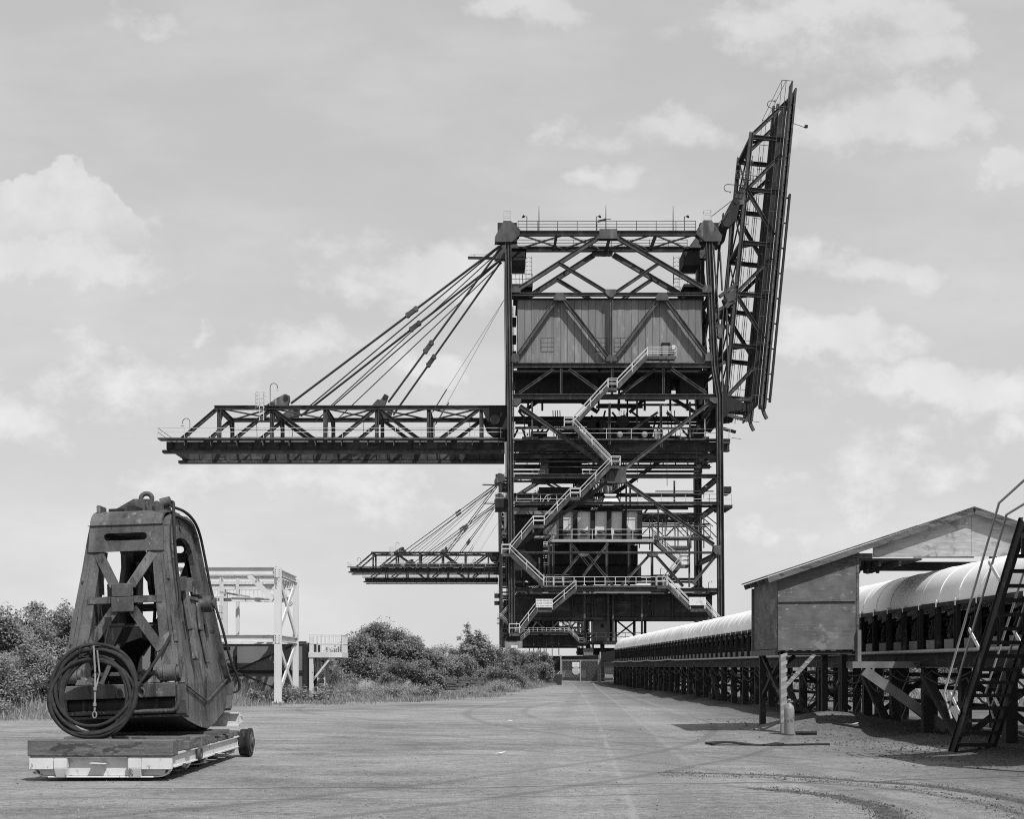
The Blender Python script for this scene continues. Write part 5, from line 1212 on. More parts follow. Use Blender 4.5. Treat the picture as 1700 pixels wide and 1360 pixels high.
for s in (1, -1):
    sp_ = gd('side_plate', 'grab', lambda mb: mb.plate(dens(outer), [dens(hole)], lambda u, v, k: V((s * (hw(v) - k + .02 * math.cos(u * 2) * (v < 2)), u, v)), .05))
    # seam strip, stiffening edges, arch rim
    def trims(mb):
        for a, b_ in zip(half[3:15], half[4:16]):
            for q in (1, -1):
                mb.bar((s * (hw(a[1]) + .02), q * (a[0] - .07), a[1]), (s * (hw(b_[1]) + .02), q * (b_[0] - .07), b_[1]), .05, .13, (1, 0, 0))
        hp_ = hole + hole[:1]
        for a, b_ in zip(hp_, hp_[1:]): mb.bar((s * (hw(a[1]) + .005), a[0] * 1.06, a[1]), (s * (hw(b_[1]) + .005), b_[0] * 1.06, b_[1]), .06, .07, (1, 0, 0))
        mb.bar((s * .935, 0, .0), (s * .938, 0, .92), .03, .022, (1, 0, 0))
        for q in (1, -1): mb.bar((s * .942, .03 * q, .50), (s * .938, 1.6 * q, .86), .016, .03, (1, 0, 0))
    gd('edge_strip', 'grab', trims, sp_)
    for q in (1, -1):
        # pivot arm: hub under the arch with a long bulging lever running down the plate
        gd('pivot_arm', 'grab', lambda mb: [mb.bar((s * (hw(a) + .02), q * y0, a), (s * (hw(b_) + .02), q * y1, b_), w_, .06, (1, 0, 0)) for (y0, a, y1, b_, w_) in ((.42, 2.2, .30, 1.7, .24), (.30, 1.72, .34, 1.15, .17))] if q > 0 else [mb.bar((s * (hw(a) + .06), q * y0, a), (s * (hw(b_) + .06), q * y1, b_), w_, .10, (1, 0, 0)) for (y0, a, y1, b_, w_) in ((.50, 2.45, .56, 1.7, .16), (.56, 1.72, .66, 1.2, .10))], sp_, .02)
        if q * s > 0: gd('pivot_hub', 'grab', lambda mb: (mb.disc((s * (hw(2.2) + .14), q * .55, 2.2), (1, 0, 0), .15, .22, 20), mb.disc((s * (hw(2.2) + .27), q * .55, 2.2), (1, 0, 0), .09, .06, 16), [mb.disc((s * (hw(2.2) + .255), q * .55 + .12 * math.cos(k), 2.2 + .12 * math.sin(k)), (1, 0, 0), .02, .03, 6) for k in range(6)]), sp_, .012)
        gd('bracket', 'grab', lambda mb: (mb.box(*sorted([(s * (hw(2.5) - .02), q * .38, 2.40), (s * (hw(2.5) + .16), q * .38 + .05, 2.62)]) if False else ((min(s * (hw(2.5) - .02), s * (hw(2.5) + .16)), q * .38, 2.36), (max(s * (hw(2.5) - .02), s * (hw(2.5) + .16)), q * .38 + .05, 2.60))), mb.box((min(s * (hw(2.5) - .02), s * (hw(2.5) + .16)), q * .70, 2.36), (max(s * (hw(2.5) - .02), s * (hw(2.5) + .16)), q * .70 + .05, 2.60))), sp_)
        # corner arm flange seen from the front / back
        def flange(mb):
            zs = [.95, 1.3, 1.9, 2.5, 3.02]
            for a, b_ in zip(zs, zs[1:]):
                wa, wb = .33 - .042 * a, .33 - .042 * b_
                c = []
                for z, w_ in ((a, wa), (b_, wb)):
                    y = hd(z); x1 = s * (hw(z) + .015); x0 = s * (hw(z) + .015 - w_)
                    c += [V((x0, q * y, z)), V((x1, q * y, z)), V((x1, q * (y - .035), z)), V((x0, q * (y - .035), z))]
                mb.hexa(c)
                # inner web of the box arm
                c = []
                for z, w_ in ((a, wa), (b_, wb)):
                    y = hd(z) - .035; x0 = s * (hw(z) + .015 - w_)
                    c += [V((x0, q * y, z)), V((x0 + s * .03, q * y, z)), V((x0 + s * .03, q * (y - .30), z)), V((x0, q * (y - .30), z))]
                mb.hexa(c)
        gd('corner_arm', 'grab', flange, sp_)
        gd('arm_strap', 'grab', lambda mb: [mb.bar((s * (hw(z) + .03), q * (hd(z) + .01), z - .1), (s * (hw(z + .4) + .03), q * (hd(z + .4) + .01), z + .35), .05, .05, (0, 1, 0)) for z in (1.6, 2.62)], sp_)
        gd('weld_seam', 'grabdark', lambda mb: [mb.bar((s * (hw(z) + .004), q * (hd(z) - .38), z), (s * (hw(z) + .004), q * (hd(z) - .05), z), .012, .014, (1, 0, 0)) for z in (1.75, 2.35)], sp_)
    gd('crack', 'grabdark', lambda mb: [mb.bar((s * (hw(z0) + .004), y0, z0), (s * (hw(z1) + .004), y1, z1), .014, .02, (1, 0, 0)) for (y0, z0, y1, z1) in ((0, 3.37, .03, 3.43), (.03, 3.43, -.02, 3.49), (-.02, 3.49, .03, 3.55), (.03, 3.55, -.03, 3.61))], sp_)
# head: front and back slotted plates, rounded shoulders, top cover
slot = [(.30 * (1 if abs(a) < PI / 2 else -1) * 1 + .062 * math.cos(a) - .02, 3.26 + .062 * math.sin(a)) for a in [(-PI / 2 + PI * k / 8) for k in range(9)]] + [(-.30 + .062 * math.cos(a) - .02, 3.26 + .062 * math.sin(a)) for a in [(PI / 2 + PI * k / 8) for k in range(9)]]
slot[:9] = [(.28 + .062 * math.cos(-PI / 2 + PI * k / 8), 3.24 + .062 * math.sin(-PI / 2 + PI * k / 8)) for k in range(9)]
slot[9:] = [(-.30 + .062 * math.cos(PI / 2 + PI * k / 8), 3.24 + .062 * math.sin(PI / 2 + PI * k / 8)) for k in range(9)]
for q in (-1, 1):
    hpl = gd('head_plate', 'grab', lambda mb: mb.plate([(-.615, 3.0), (.615, 3.0), (.595, 3.44), (-.595, 3.44)], [slot], lambda u, v, k: V((u, q * (1.205 - (v - 3.0) * .13 - k), v)), .04), None)
    def shoulder(mb):
        prof = [(1.16, 3.435), (1.13, 3.52), (1.06, 3.60), (.96, 3.66), (.82, 3.70), (.55, 3.715)]
        for a, b_ in zip(prof, prof[1:]):
            mb.hexa([V((-.585, q * a[0], a[1])), V((.585, q * a[0], a[1])), V((.585, q * (a[0] - .05), a[1] - .03)), V((-.585, q * (a[0] - .05), a[1] - .03)),
                     V((-.585, q * b_[0], b_[1])), V((.585, q * b_[0], b_[1])), V((.585, q * (b_[0] - .05), b_[1] - .03)), V((-.585, q * (b_[0] - .05), b_[1] - .03))])
    gd('shoulder', 'grab', shoulder, hpl)
    gd('weld_line', 'grabdark', lambda mb: mb.bar((-.62, q * 1.163, 3.432), (.62, q * 1.163, 3.432), .012, .012), hpl)
    # cross brace with its centre plate
    xb = gd('brace_plate', 'grab', lambda mb: (mb.box((-.19, min(q * 1.42, q * 1.46), 2.0), (.17, max(q * 1.42, q * 1.46), 2.24)), mb.box((-.18, min(q * 1.40, q * 1.44), 2.245), (.16, max(q * 1.40, q * 1.44), 2.46))), None, .01)
    for x0, z0, x1, z1 in ((-.14, 2.42, -.46, 2.98), (.12, 2.42, .44, 2.98), (-.15, 2.05, -.62, 1.38), (.13, 2.05, .60, 1.38)):
        gd('brace_arm', 'grab', lambda mb: mb.bar((x0, q * (hd(z0) + .06 if False else 1.39), z0), (x1, q * (hd(z1) - .02), z1), .15, .05, (0, 1, 0)), xb)
    gd('cross_bar', 'grab', lambda mb: (mb.box((-.60, min(q * 1.28, q * 1.36), 2.15), (.60, max(q * 1.28, q * 1.36), 2.26)), mb.tube([(-.70, q * 1.2, 1.78), (.70, q * 1.2, 1.78)], .018, 6)), xb)
gd('top_cover', 'grabdark', lambda mb: (mb.box((-.62, -.6, 3.66), (.62, .6, 3.70)), mb.box((-.58, -.85, 3.40), (.1, .85, 3.43))))
hb = gd('hanger_bracket', 'grab', lambda mb: [mb.plate([(-.48, 3.70), (.55, 3.70), (.52, 3.76), (.16, 3.97), (-.12, 3.98), (-.46, 3.80)], [], lambda u, v, k: V((u, y + k, v)), .05) for y in (-.28, .22)], None, .008)
gd('hanger_block', 'grabdark', lambda mb: (mb.box((-.14, -.21, 3.70), (.16, .21, 3.95)), mb.box((-.45, -.6, 3.72), (-.22, -.3, 3.78)), mb.box((-.15, -.75, 3.69), (.05, -.35, 3.80)), mb.box((.28, -.6, 3.72), (.52, -.3, 3.8))), hb)
gd('hook_ring', 'grab', lambda mb: mb.tube([V((.02 + .095 * math.cos(a * PI / 10), 0, 4.02 + .085 * math.sin(a * PI / 10))) for a in range(20)], .042, 8, True), hb)
gd('lug', 'grab', lambda mb: (mb.box((-.54, -.95, 3.60), (-.48, -.6, 3.80)), mb.box((.42, -.95, 3.60), (.48, -.6, 3.84)), mb.disc((.50, -.55, 3.86), (1, 0, .2), .09, .16, 12)), None, .015)
gd('sheave_block', 'grabdark', lambda mb: (mb.box((.05, -.22, 2.45), (.40, .22, 3.3)), [mb.disc((x, 0, 2.55), (1, 0, 0), .30, .06, 24) for x in (.1, .22, .34)], mb.box((-.4, -.12, 2.12), (.5, .12, 2.2)), mb.tube([(.12, 0, 2.3), (.1, -.3, 1.2)], .03, 6), mb.tube([(.4, 0, 2.3), (.42, .2, 1.2)], .03, 6)))
# bucket halves: curved shells, ledges with roller bearings, cross webs
for q in (-1, 1):
    prof = [(0.01, .0), (.5, .06), (1.05, .16), (1.5, .27), (1.66, .38), (1.70, .55), (1.66, .62)]
    def bucket(mb):
        n = 14
        for k in range(n):
            x0, x1 = -.9 + 1.8 * k / n, -.9 + 1.8 * (k + 1) / n
            for a, b_ in zip(prof, prof[1:]):
                mb.add([(x0, q * a[0], a[1]), (x1, q * a[0], a[1]), (x1, q * b_[0], b_[1]), (x0, q * b_[0], b_[1]), (x0, q * (a[0] - .0), a[1] + .05), (x1, q * a[0], a[1] + .05), (x1, q * (b_[0] - .05), b_[1] + .03), (x0, q * (b_[0] - .05), b_[1] + .03)], [(0, 1, 2, 3), (7, 6, 5, 4)])
    bk = gd('bucket_shell', 'grabdark', bucket)
    gd('lip', 'grab', lambda mb: (mb.tube([(-.9, q * 1.69, .40), (.80, q * 1.69, .40), (.87, q * 1.70, .44), (.91, q * 1.72, .56), (.915, q * 1.74, .8)], .035, 8), mb.box((-.9, min(q * 1.56, q * 1.63), .30), (.88, max(q * 1.56, q * 1.63), .34))), bk)
    gd('ledge', 'grab', lambda mb: (mb.box((-.93, min(q * 1.52, q * 1.80), .62), (.88, max(q * 1.52, q * 1.80), .84)), [mb.hexa([V((x0, q * 1.80, .842)), V((x1, q * 1.80, .842)), V((x1, q * 1.60, .842)), V((x0, q * 1.60, .842)), V((x2, q * 1.74, .97)), V((x3, q * 1.74, .97)), V((x3, q * 1.62, .97)), V((x2, q * 1.62, .97))]) for x0, x1, x2, x3 in ((-.70, -.42, -.68, -.56), (.40, .64, .52, .62))]), bk, .012)
    for x in (-.80, .76):
        gd('roller', 'grab', lambda mb: (mb.disc((x, q * 1.68, 1.0), (1, 0, 0), .135, .26, 20), mb.disc((x - .16, q * 1.68, 1.0), (1, 0, 0), .09, .06, 14), mb.disc((x + .16, q * 1.68, 1.0), (1, 0, 0), .10, .05, 14), mb.tube([V((x - .05, q * 1.68 + .14 * math.cos(a), 1 + .14 * math.sin(a))) for a in [k * PI / 8 for k in range(16)]], .015, 5, True)), bk)
    archh = [(-.48, 1.02), (.5, 1.02), (.46, 1.3), (.3, 1.5), (.05, 1.6), (-.2, 1.52), (-.4, 1.3)]
    gd('cross_web', 'grabdark', lambda mb: mb.plate([(-.84, .9), (.84, .9), (.78, 1.85), (-.78, 1.85)], [archh], lambda u, v, k: V((u, q * (.75 - k), v)), .05), bk)
    gd('tie_bar', 'grab', lambda mb: (mb.box((-.84, min(q * 1.0, q * 1.1), .98), (.84, max(q * 1.0, q * 1.1), 1.04)), mb.bar((-.45, q * 1.3, .85), (-.2, q * 1.1, 1.5), .04, .06), mb.bar((-.85, q * 1.45, 1.1), (-.5, q * 1.2, .86), .05, .05)), bk)
    gd('shackle', 'grab', lambda mb: [mb.tube([V((x + .05 * math.cos(a), q * 1.83, .70 + .07 * math.sin(a))) for a in [k * PI / 6 for k in range(12)]], .016, 5, True) for x in (.02, .36)], bk)
def hose(pts, r, nm='hose'):
    # smooth a polyline
    for _ in range(3):
        n_ = [pts[0]]
        for a, b_ in zip(pts, pts[1:]): n_ += [V(a).lerp(V(b_), .25), V(a).lerp(V(b_), .75)]
        pts = n_ + [pts[-1]]
    return gd(nm, 'rubber', lambda mb: mb.tube(pts, r, 8))
hose([(.3, -.3, 3.78), (.62, -.5, 3.92), (.68, -.75, 3.7), (.70, -.85, 3.2), (.76, -.95, 2.6), (.84, -1.1, 2.0), (.74, -1.55, 1.5), (.40, -1.88, .9), (.12, -2.1, .5), (.05, -2.35, .04)], .026)
hose([(.5, -.2, 3.84), (.64, .3, 3.80), (.68, .9, 3.6), (.70, 1.2, 3.1), (.78, 1.3, 2.4), (.93, 1.42, 1.8), (1.0, 1.62, 1.2), (1.12, 1.8, .85), (1.1, 1.9, .62), (.93, 1.74, .6)], .026)
gd('bent_wire', 'rubber', lambda mb: (mb.tube([(-.5, -1.62, 1.35), (-.42, -1.66, 1.3), (-.30, -1.64, 1.3), (-.22, -1.55, 1.75), (-.22, -1.5, 1.9)], .014, 5), mb.box((-.27, -1.56, 1.78), (-.18, -1.48, 1.92))))
GP = V((-5.86, 21.15, .575))
grab.location = GP; grab.rotation_euler = (0, math.radians(-2.0), math.radians(-.5)); grab.scale = (1, 1, 1)
# ------------------------------------------------------------ coil of cable hung on the grab's front
cl_ = empty('cable_coil', V((-6.13, 18.72, .60)), 'thick black coil of cable leaning upright against the front of the grab', 'coil')
random.seed(21); mb = MB()
for k in range(11):
    r1 = .66 - random.random() * .15; r2 = .68 - random.random() * .13; dx = random.gauss(0, .03); ph = random.uniform(0, 6); t_ = random.uniform(-.12, .12)
    top = 1.30 + .66; pts = []
    for a in range(48):
        an = 2 * PI * a / 48
        x = r1 * math.cos(an) + .02 * math.sin(2 * an + ph); z = r2 * math.sin(an); zz = top - r2 + z
        if k < 7: zz = .63 + .02 * (k % 4) + r2 + z
        pts.append((-6.13 + dx + x + .04 * (1 if x > 0 else -.3) * k * .12, 18.66 + .20 * (zz - .6) + t_ * x + .03 * (k % 3) + .02 * math.sin(3 * an + ph), zz))
    mb.tube(pts, .030, 7, True)
mb.build('loop', 'rubber', cl_)
part('tie_strap', 'cyl', lambda m_: (m_.tube([(-6.12, 18.78, 2.02), (-6.10, 18.80, 1.6), (-6.09, 18.76, 1.35), (-6.09, 18.74, 1.0)], .016, 6), m_.tube([(-6.07, 18.8, 1.95), (-6.04, 18.82, 1.6), (-6.08, 18.76, 1.36)], .014, 6), m_.tube([V((-6.09 + .03 * math.cos(a), 18.74, .96 + .05 * math.sin(a))) for a in [k * PI / 5 for k in range(10)]], .012, 5, True), m_.disc((-6.09, 18.75, 1.36), (0, 0, 1), .03, .05, 8), m_.disc((-6.09, 18.74, 1.12), (0, 0, 1), .028, .05, 8)), cl_)
part('binding', 'rubber', lambda m_: [m_.tube([V((x + .09 * math.cos(a), 18.9 + .05 * math.cos(a), 1.93 + .09 * math.sin(a))) for a in [k * PI / 5 for k in range(10)]], .012, 5, True) for x in (-6.28, -6.1)], cl_)
# ------------------------------------------------------------ white steel frame beyond the grab
wf = empty('white_steel_frame', V((-12, 58.5, 0)), 'tall white braced steel frame standing behind the rusty grab', 'steelwork')
def W(px, py, Y=56.0): return P(px, py, Y)
for x in (-9.84, -14.6):
    for y, w_ in ((56, .30), (61, .26)):
        part('column', 'whitef', lambda mb: mb.ibar((x, y, -.1), (x, y, 6.22 if y < 60 else 6.02), w_, w_, .03, (0, 1, 0)), wf)
for y in (56, 61):
    for z in (6.06, 2.98): part('beam', 'whitef', lambda mb: mb.ibar((-14.45, y, z), (-10.0, y, z), .22, .34, .03), wf)
for x in (-9.84, -14.6):
    for z in (6.0, 2.98): part('beam', 'whitef', lambda mb: mb.ibar((x, 56.17, z), (x, 60.85, z), .2, .30, .03), wf)
    for a, b_ in (((56.2, 5.8), (60.8, 3.3)), ((60.8, 5.8), (56.2, 3.3)), ((60.8, 2.7), (56.2, .5)), ((56.2, 2.7), (60.8, .3))):
        part('brace', 'whitef', lambda mb: mb.bar((x, a[0], a[1]), (x + .02 * (a[0] > 58), b_[0], b_[1]), .27, .07, (1, 0, 0)), wf)
for y, k in ((56.02, 1), (61, .96)):
    part('knee_brace', 'whitef', lambda mb: mb.ibar((-10.05, y, 4.75), (-11.15, y, 5.85), .22, .24, .03, (0, 1, 0)), wf)
for x, y in ((-12.2, 58.5), (-13.4, 57.6), (-13.2, 60.5), (-12.9, 58.2)): part('inner_post', 'whitef', lambda mb: mb.ibar((x, y, 3.1), (x, y, 5.9), .16, .16, .02, (0, 1, 0)), wf)
part('inner_beam', 'whitef', lambda mb: (mb.ibar((-14.4, 58.5, 5.5), (-9.95, 58.5, 5.5), .15, .26, .02), mb.ibar((-12.3, 57.6, 4.85), (-10.1, 60.6, 4.95), .15, .2, .02), mb.ibar((-14.4, 58.6, 4.9), (-10, 59.4, 4.9), .12, .16, .02)), wf)
def cages(mb):
    random.seed(2)
    for x in [-14.2 + .22 * k for k in range(8)]: mb.tube([(x, 57.2, 3.9), (x, 57.2, 4.95)], .018, 5)
    for z in (3.9, 4.2, 4.55, 4.95): mb.tube([(-14.2, 57.2, z), (-12.6, 57.2, z)], .018, 5)
    for k in range(18): mb.bar((-14.2 + .22 * k, 60.2, 5.55), (-14.2 + .22 * k, 60.2, 5.85), .12, .05, (0, 1, 0))
    for k in range(7): mb.bar((-14.0 + .22 * k, 57.6, 5.1), (-14.0 + .22 * k, 57.6, 5.45), .11, .05, (0, 1, 0))
    for k in range(7): mb.bar((-10 + .03 * k, 57 + .5 * k, 5.45), (-10 + .03 * k, 57 + .5 * k, 5.8), .1, .05, (0, 1, 0))
part('cage', 'whitef', cages, wf)
part('base_plate', 'whitef', lambda mb: [mb.box((x - .25, y - .25, 0), (x + .25, y + .25, .1)) for x in (-9.84, -14.6) for y in (56, 61)], wf)
part('bolt_plate', 'white', lambda mb: [mb.box((-9.97, 55.835, z), (-9.71, 55.848, z + .42)) for z in (2.75, 5.75)], wf)
part('bolt', 'dark', lambda mb: [mb.disc((-9.84 + dx, 55.83, z), (0, 1, 0), .018, .02, 6) for z0 in (2.8, 5.8) for z in (z0, z0 + .1, z0 + .2, z0 + .3) for dx in (-.08, .08)], wf)
part('hanging_grating', 'whitef', lambda mb: ([mb.bar((-14.3 + .2 * k, 60.9, 5.1), (-14.3 + .2 * k, 60.9, 5.9), .03, .03) for k in range(22)], [mb.bar((-14.3, 60.9, z), (-10, 60.9, z), .05, .05) for z in (5.1, 5.5, 5.9)]), wf)
part('lamp_bracket', 'whitef', lambda mb: (mb.bar((-10.6, 58, 6.2), (-10.25, 58, 6.45), .16, .06), mb.bar((-10.25, 58, 6.2), (-10.55, 58, 6.45), .16, .06)), wf)
part('clamp_box', 'galv', lambda mb: (mb.box((-14.2, 56.3, 3.9), (-13.4, 56.5, 4.02)), mb.bar((-12.5, 56.2, 5.1), (-11.4, 57.4, 4.95), .05, .08)), wf)
pn = empty('steel_tank', V((-12, 63, 0)), 'big dark grey flat-sided steel box with cross bracing under the white frame', 'tank')
part('body', 'panel', lambda mb: mb.box((-18.5, 61.9, -.1), (-9.5, 66.5, 2.86)), pn)
part('edge_frame', 'dark', lambda mb: (mb.box((-18.5, 61.80, 2.87), (-9.45, 62.0, 2.96)), mb.box((-9.58, 61.78, -.1), (-9.42, 61.89, 2.86)), mb.box((-9.40, 61.9, -.1), (-9.36, 66.4, 2.9)), mb.box((-18.4, 61.80, 1.36), (-9.6, 61.89, 1.50))), pn)
for a, b_ in (((-15.3, .3), (-12.9, 1.4)), ((-12.9, 1.5), (-15.4, 2.8)), ((-12.9, 1.4), (-10.0, .2)), ((-12.9, 1.5), (-10.0, 2.8))): part('brace', 'dark', lambda mb: mb.bar((a[0], 61.7, a[1]), (b_[0], 61.7, b_[1]), .08, .06, (0, 1, 0)), pn)
part('pipe_rack', 'dark', lambda mb: (mb.box((-14.3, 61.2, 2.5), (-13.2, 61.5, 2.68)), mb.bar((-12.95, 61.72, .2), (-12.95, 61.72, 2.8), .1, .1), mb.tube([(-15.5, 61.6, 2.0), (-14, 61.6, 1.75), (-12.9, 61.6, 2.2)], .02, 5)), pn)
cp = empty('caged_platform', V((-8.9, 63.5, 0)), 'small white platform on posts with a vertical-bar cage, right of the white frame', 'platform')
part('deck', 'whitef', lambda mb: (mb.box((-9.35, 62, 2.32), (-7.72, 64.6, 2.40)), mb.box((-9.35, 61.96, 2.15), (-7.72, 62.04, 2.42)), mb.box((-7.72, 62, 2.15), (-7.66, 64.6, 2.42))), cp)
def cage2(mb):
    for z in (2.85, 3.3):
        mb.tube([(-9.3, 62, z), (-7.7, 62, z), (-7.7, 64.5, z), (-9.3, 64.5, z)], .025, 5)
    for k in range(9):
        for y in (62, 64.5): mb.tube([(-9.3 + .2 * k, y, 2.4), (-9.3 + .2 * k, y, 3.3)], .018, 5)
    for k in range(9): mb.tube([(-7.7, 62 + .31 * k, 2.4), (-7.7, 62 + .31 * k, 3.3)], .018, 5)
part('cage', 'whitef', cage2, cp)
for x, y, h in ((-9.22, 62.1, 3.2), (-9.22, 64.4, 2.3), (-8.75, 64.4, 2.3)): part('post', 'whitef', lambda mb: mb.ibar((x, y, -.1), (x, y, h), .2, .2, .025, (0, 1, 0)), cp)
for a, b_ in (((-9.15, 62.1, 1.0), (-8.2, 62.1, 2.2)), ((-8.75, 64.4, 1.0), (-7.75, 64.4, 2.2)), ((-9.2, 64.3, .9), (-9.2, 62.4, 2.2))): part('brace', 'whitef', lambda mb: mb.bar(a, b_, .12, .1), cp)
def plad(mb):
    for x in (-8.98, -8.62): mb.tube([(x, 62.6, 0), (x, 62.6, 2.3)], .03, 5)
    for k in range(8): mb.tube([(-8.98, 62.6, .25 + .27 * k), (-8.62, 62.6, .25 + .27 * k)], .018, 5)
part('ladder', 'whitef', plad, cp)
# ------------------------------------------------------------ timber pile
random.seed(17)
for i in range(20):
    row = (0, 1, 2, 3)[0 if i < 7 else 1 if i < 12 else 2 if i < 17 else 3]; k = i - (0, 7, 12, 17)[row]
    x = -3.35 + random.uniform(-.2, .2) + (k % 3) * .75 + row * .08; y = 83.2 + (k // 3) * .3 + random.uniform(-.04, .04); z = gh(-3, 83) + .20 + row * .225; L = random.uniform(.55, 1.15)
    mb = MB(); mb.bar((x, y, z), (x + L, y + random.uniform(-.12, .12), z + random.uniform(-.07, .07)), random.uniform(.16, .24), random.uniform(.13, .2))
    tag(mb.build('timber', 'timberpile', None, .02), 'old dark timber stacked in the low pile before the bushes', 'timber', 'timbers in the low pile')
# ------------------------------------------------------------ gate, signs, bin
gt = empty('yard_gate', V((8.4, 120, 0)), 'galvanised tube gate with wire mesh closing the yard road', 'gate')
gy = 120.0
def gx(px): return (px - 820) * gy / FPX
def gz(py): return EYE + (1107 - py) * gy / FPX
for px, top, r_ in ((931, 1088.5, .06), (996.5, 1083, .085), (994.3, 1088, .05)):
    part('post', 'galv', lambda mb: mb.tube([(gx(px), gy, -.1), (gx(px), gy, gz(top))], r_, 8), gt)
part('gate_frame', 'galv', lambda mb: ([mb.tube([(gx(932), gy - .08, z), (gx(993.5), gy - .08, z)], .045, 6) for z in (gz(1097), gz(1133.5))], [mb.tube([(gx(x), gy - .08, gz(1133.5)), (gx(x), gy - .08, gz(1097))], .045, 6) for x in (932.5, 963.5, 993)]), gt)
def mesh(mb):
    x0, x1, z0, z1 = gx(932.5), gx(993), gz(1133.5), gz(1097); n = 26; hh = z1 - z0
    for k in range(-12, n + 1):
        for s in (1, -1):
            a = x0 + (x1 - x0) * k / n; b_ = a + hh
            pa, pb = max(a, x0), min(b_, x1)
            if pb <= pa: continue
            za, zb = z0 + (pa - a), z0 + (pb - a)
            if s < 0: za, zb = z1 - (pa - a), z1 - (pb - a)
            mb.bar((pa, gy - .08, za), (pb, gy - .08, zb), .006, .006)
part('wire_mesh', 'galv', mesh, gt)
fn_ = empty('wire_fence', V((11, 120.3, 0)), 'low pipe fence running from the gate post under the conveyor', 'fence')
part('fence_rail', 'galv', lambda mb: [mb.tube([(gx(998), gy + .2, z), (14.5, gy + .2, z)], .035, 6) for z in (.5, 1.0, 1.6, 2.3)], fn_)
for x in (11.8, 14.4): part('post', 'galv', lambda mb: mb.tube([(x, gy + .2, -.1), (x, gy + .2, 2.4)], .05, 6), fn_)
part('leaning_post', 'galv', lambda mb: mb.tube([(gx(1018.5), gy, 0), (gx(1019.5), gy, 1.75)], .07, 6), fn_)
ss = empty('stop_sign', V((gx(956.3), gy - .15, gz(1120.5))), 'faded octagonal stop sign hanging on the gate', 'sign')
oc = [(gx(956.3) + .42 * math.cos(PI / 8 + k * PI / 4), gz(1114) + .42 * math.sin(PI / 8 + k * PI / 4)) for k in range(8)]
part('board', 'stop', lambda mb: mb.plate(oc, [], lambda u, v, k: V((u, gy - .15 + k, v)), .02), ss)
text_mesh('STOP', .30, 'lettering', 'sign', ss, V((gx(956.3), gy - .158, gz(1114))))
ns = empty('notice_board', V((gx(955.8), gy - .15, gz(1107.8))), 'small white notice board above the stop sign on the gate', 'sign')
part('board', 'sign', lambda mb: mb.box((gx(950), gy - .15, gz(1107.8)), (gx(961.8), gy - .13, gz(1100))), ns)
part('faded_mark', 'fade', lambda mb: [mb.box((gx(952 + k * 2.4), gy - .156, gz(1105.5) + .06 * (k % 2)), (gx(953.4 + k * 2.4), gy - .151, gz(1103) + .05 * (k % 3))) for k in range(4)], ns)
bn_ = empty('waste_bin', V((5.75, 112, 0)), 'squat grey bin at the road edge beside the last bush', 'bin')
part('body', 'plate', lambda mb: mb.lathe((5.75, 112, 0), [(0, 0), (.42, 0), (.47, .95), (.5, .97), (.5, 1.02), (.44, 1.02), (.42, .9), (0, .9)], 14), bn_)
part('rag', 'sign', lambda mb: mb.bar((5.75, 111.6, 1.0), (5.98, 111.55, 1.22), .14, .05), bn_)
for i, (px, py, Yd) in enumerate(((830, 1251, 24.0), (846, 1198, 38.0), (1420, 1217, 31.0))):
    p = P(px, py, Yd); z = gh(p.x, p.y); mb = MB(); mb.add([(p.x - .09, p.y, z + .01), (p.x + .02, p.y - .05, z + .02), (p.x + .10, p.y + .02, z + .05), (p.x + .03, p.y + .07, z + .02), (p.x - .09, p.y, z), (p.x + .02, p.y - .05, z + .01), (p.x + .10, p.y + .02, z + .04), (p.x + .03, p.y + .07, z + .01)], [(0, 1, 2, 3), (7, 6, 5, 4), (0, 4, 5, 1), (1, 5, 6, 2), (2, 6, 7, 3), (3, 7, 4, 0)])
    tag(mb.build('paper_scrap', 'sign', None), ('white paper scrap on bare ground left of the tyre tracks', 'small pale scrap far out in the middle of the yard', 'pale scrap lying under the conveyor by the posts')[i], 'scrap')
# ------------------------------------------------------------ retaining walls and dark sheet wall beyond the gate
def wallthing(name, m, pts, h, th, label, cat, z0=-.2):
    r = empty(name, V((pts[0][0], pts[0][1], 0)), label, cat); mb = MB()
    for a, b_ in zip(pts, pts[1:]): mb.bar(V((a[0], a[1], z0 + (h - z0) / 2)), V((b_[0], b_[1], z0 + (h - z0) / 2)), th, h - z0)
    mb.build('wall_face', m, r); return r
wr = wallthing('sheet_wall', 'wall', [(3.2, 152), (6.0, 153), (9, 151), (11, 147), (12.6, 140)], 3.0, .12, 'dark curved sheet wall across the road beyond the gate', 'wall')
mb = MB(); pts = [(3.2, 151.8), (6.0, 152.8), (9, 150.8), (11, 146.8)]
for a, b_ in zip(pts, pts[1:]): mb.bar(V((a[0], a[1], .8)), V((b_[0], b_[1], .8)), .1, .9)
mb.build('lower_band', 'concrete', wr)
pr = empty('concrete_pier', V((11.6, 150, 0)), 'pale tapering concrete pier behind the gate below the feed station', 'pier')
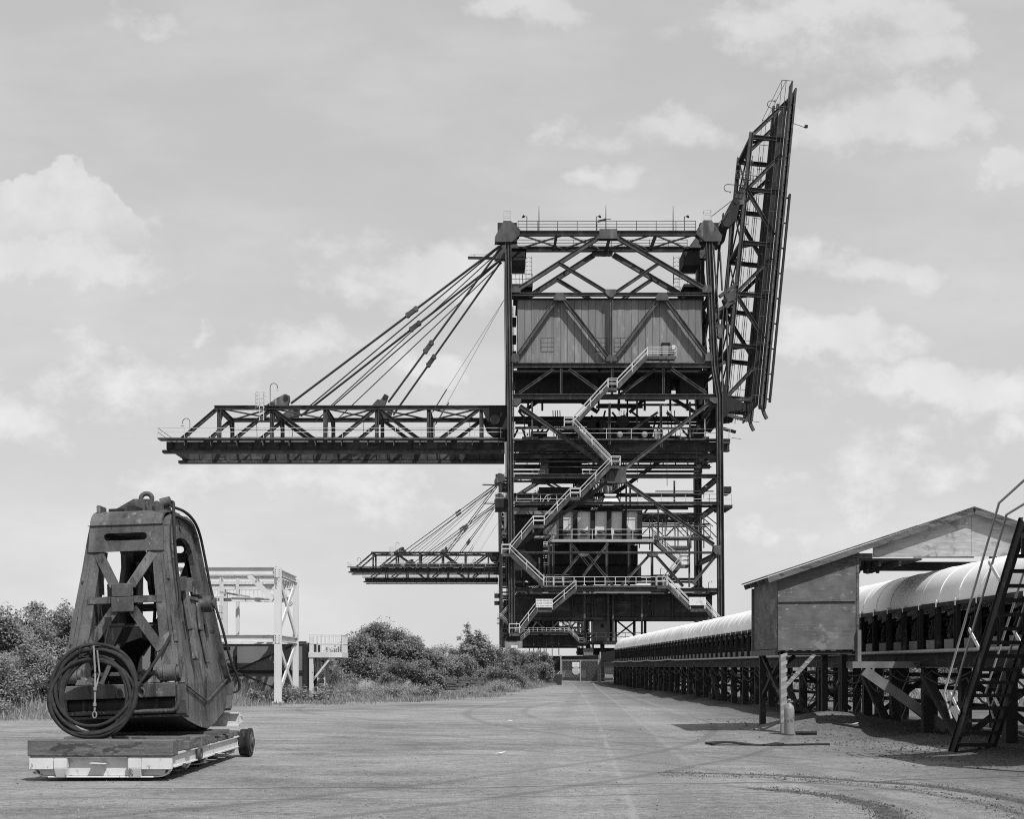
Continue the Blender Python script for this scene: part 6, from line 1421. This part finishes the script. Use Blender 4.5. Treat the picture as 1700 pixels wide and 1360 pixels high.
part('shaft', 'concrete', lambda mb: mb.hexa([(11.1, 149.6, -.1), (11.9, 149.6, -.1), (11.9, 150.6, -.1), (11.1, 150.6, -.1), (10.9, 149.5, 3.9), (12.1, 149.5, 3.9), (12.1, 150.7, 3.9), (10.9, 150.7, 3.9)]), pr)
cw = wallthing('concrete_crane_wall', 'concrete', [(2.2, 138), (2.2, 380)], 3.55, 1.6, 'long concrete wall carrying the left crane rail behind the bushes', 'wall')
cw2 = wallthing('concrete_crane_wall', 'concrete', [(27.4, 138), (27.4, 380)], 3.55, 1.6, 'long concrete wall carrying the right crane rail behind the conveyor', 'wall')
fs_ = empty('feed_station', V((14, 152, 0)), 'dark feed station with a pale booth under the crane girder, where the conveyor begins', 'station')
def Q(px, py, Y=152.0): return P(px, py, Y)
part('deck', 'conv', lambda mb: mb.box(V((Q(974, 1069).x, 150.5, Q(0, 1070).z)), V((Q(1072, 0).x, 156, Q(0, 1065).z))), fs_)
bo = part('booth', 'plate', lambda mb: mb.box(V((Q(986, 0).x, 151, Q(0, 1064.8).z)), V((Q(1011, 0).x, 154, Q(0, 1031).z))), fs_)
part('window', 'dark', lambda mb: mb.box(V((Q(996, 0).x, 150.97, Q(0, 1043).z)), V((Q(1001, 0).x, 151.0, Q(0, 1037).z))), bo)
for px in (974, 1014, 1022, 1053, 1071): part('post', 'conv', lambda mb: mb.bar(Q(px, 1064.9), Q(px, 1029), .3, .3), fs_)
for a, b_ in (((1024, 1031), (1053, 1055)), ((1053, 1033), (1024, 1056)), ((976, 1062), (1010, 1040))): part('brace', 'conv', lambda mb: mb.bar(Q(*a, 151.7), Q(*b_, 151.7), .18, .18), fs_)
part('bent', 'conv', lambda mb: [mb.bar(Q(px, 1130), Q(px, 1070.2), .5, .5) for px in (976, 1000, 1040, 1068)] + [mb.box(V((Q(960, 0).x, 153, Q(0, 1088).z)), V((Q(1075, 0).x, 155, Q(0, 1076).z)))], fs_)
part('handrail', 'galv', lambda mb: [mb.tube([Q(974, y, 150.6), Q(1070, y, 150.6)], .035, 5) for y in (1051, 1058)] + [mb.tube([Q(974 + 16 * k, 1065, 150.6), Q(974 + 16 * k, 1051, 150.6)], .035, 5) for k in range(7)], fs_)
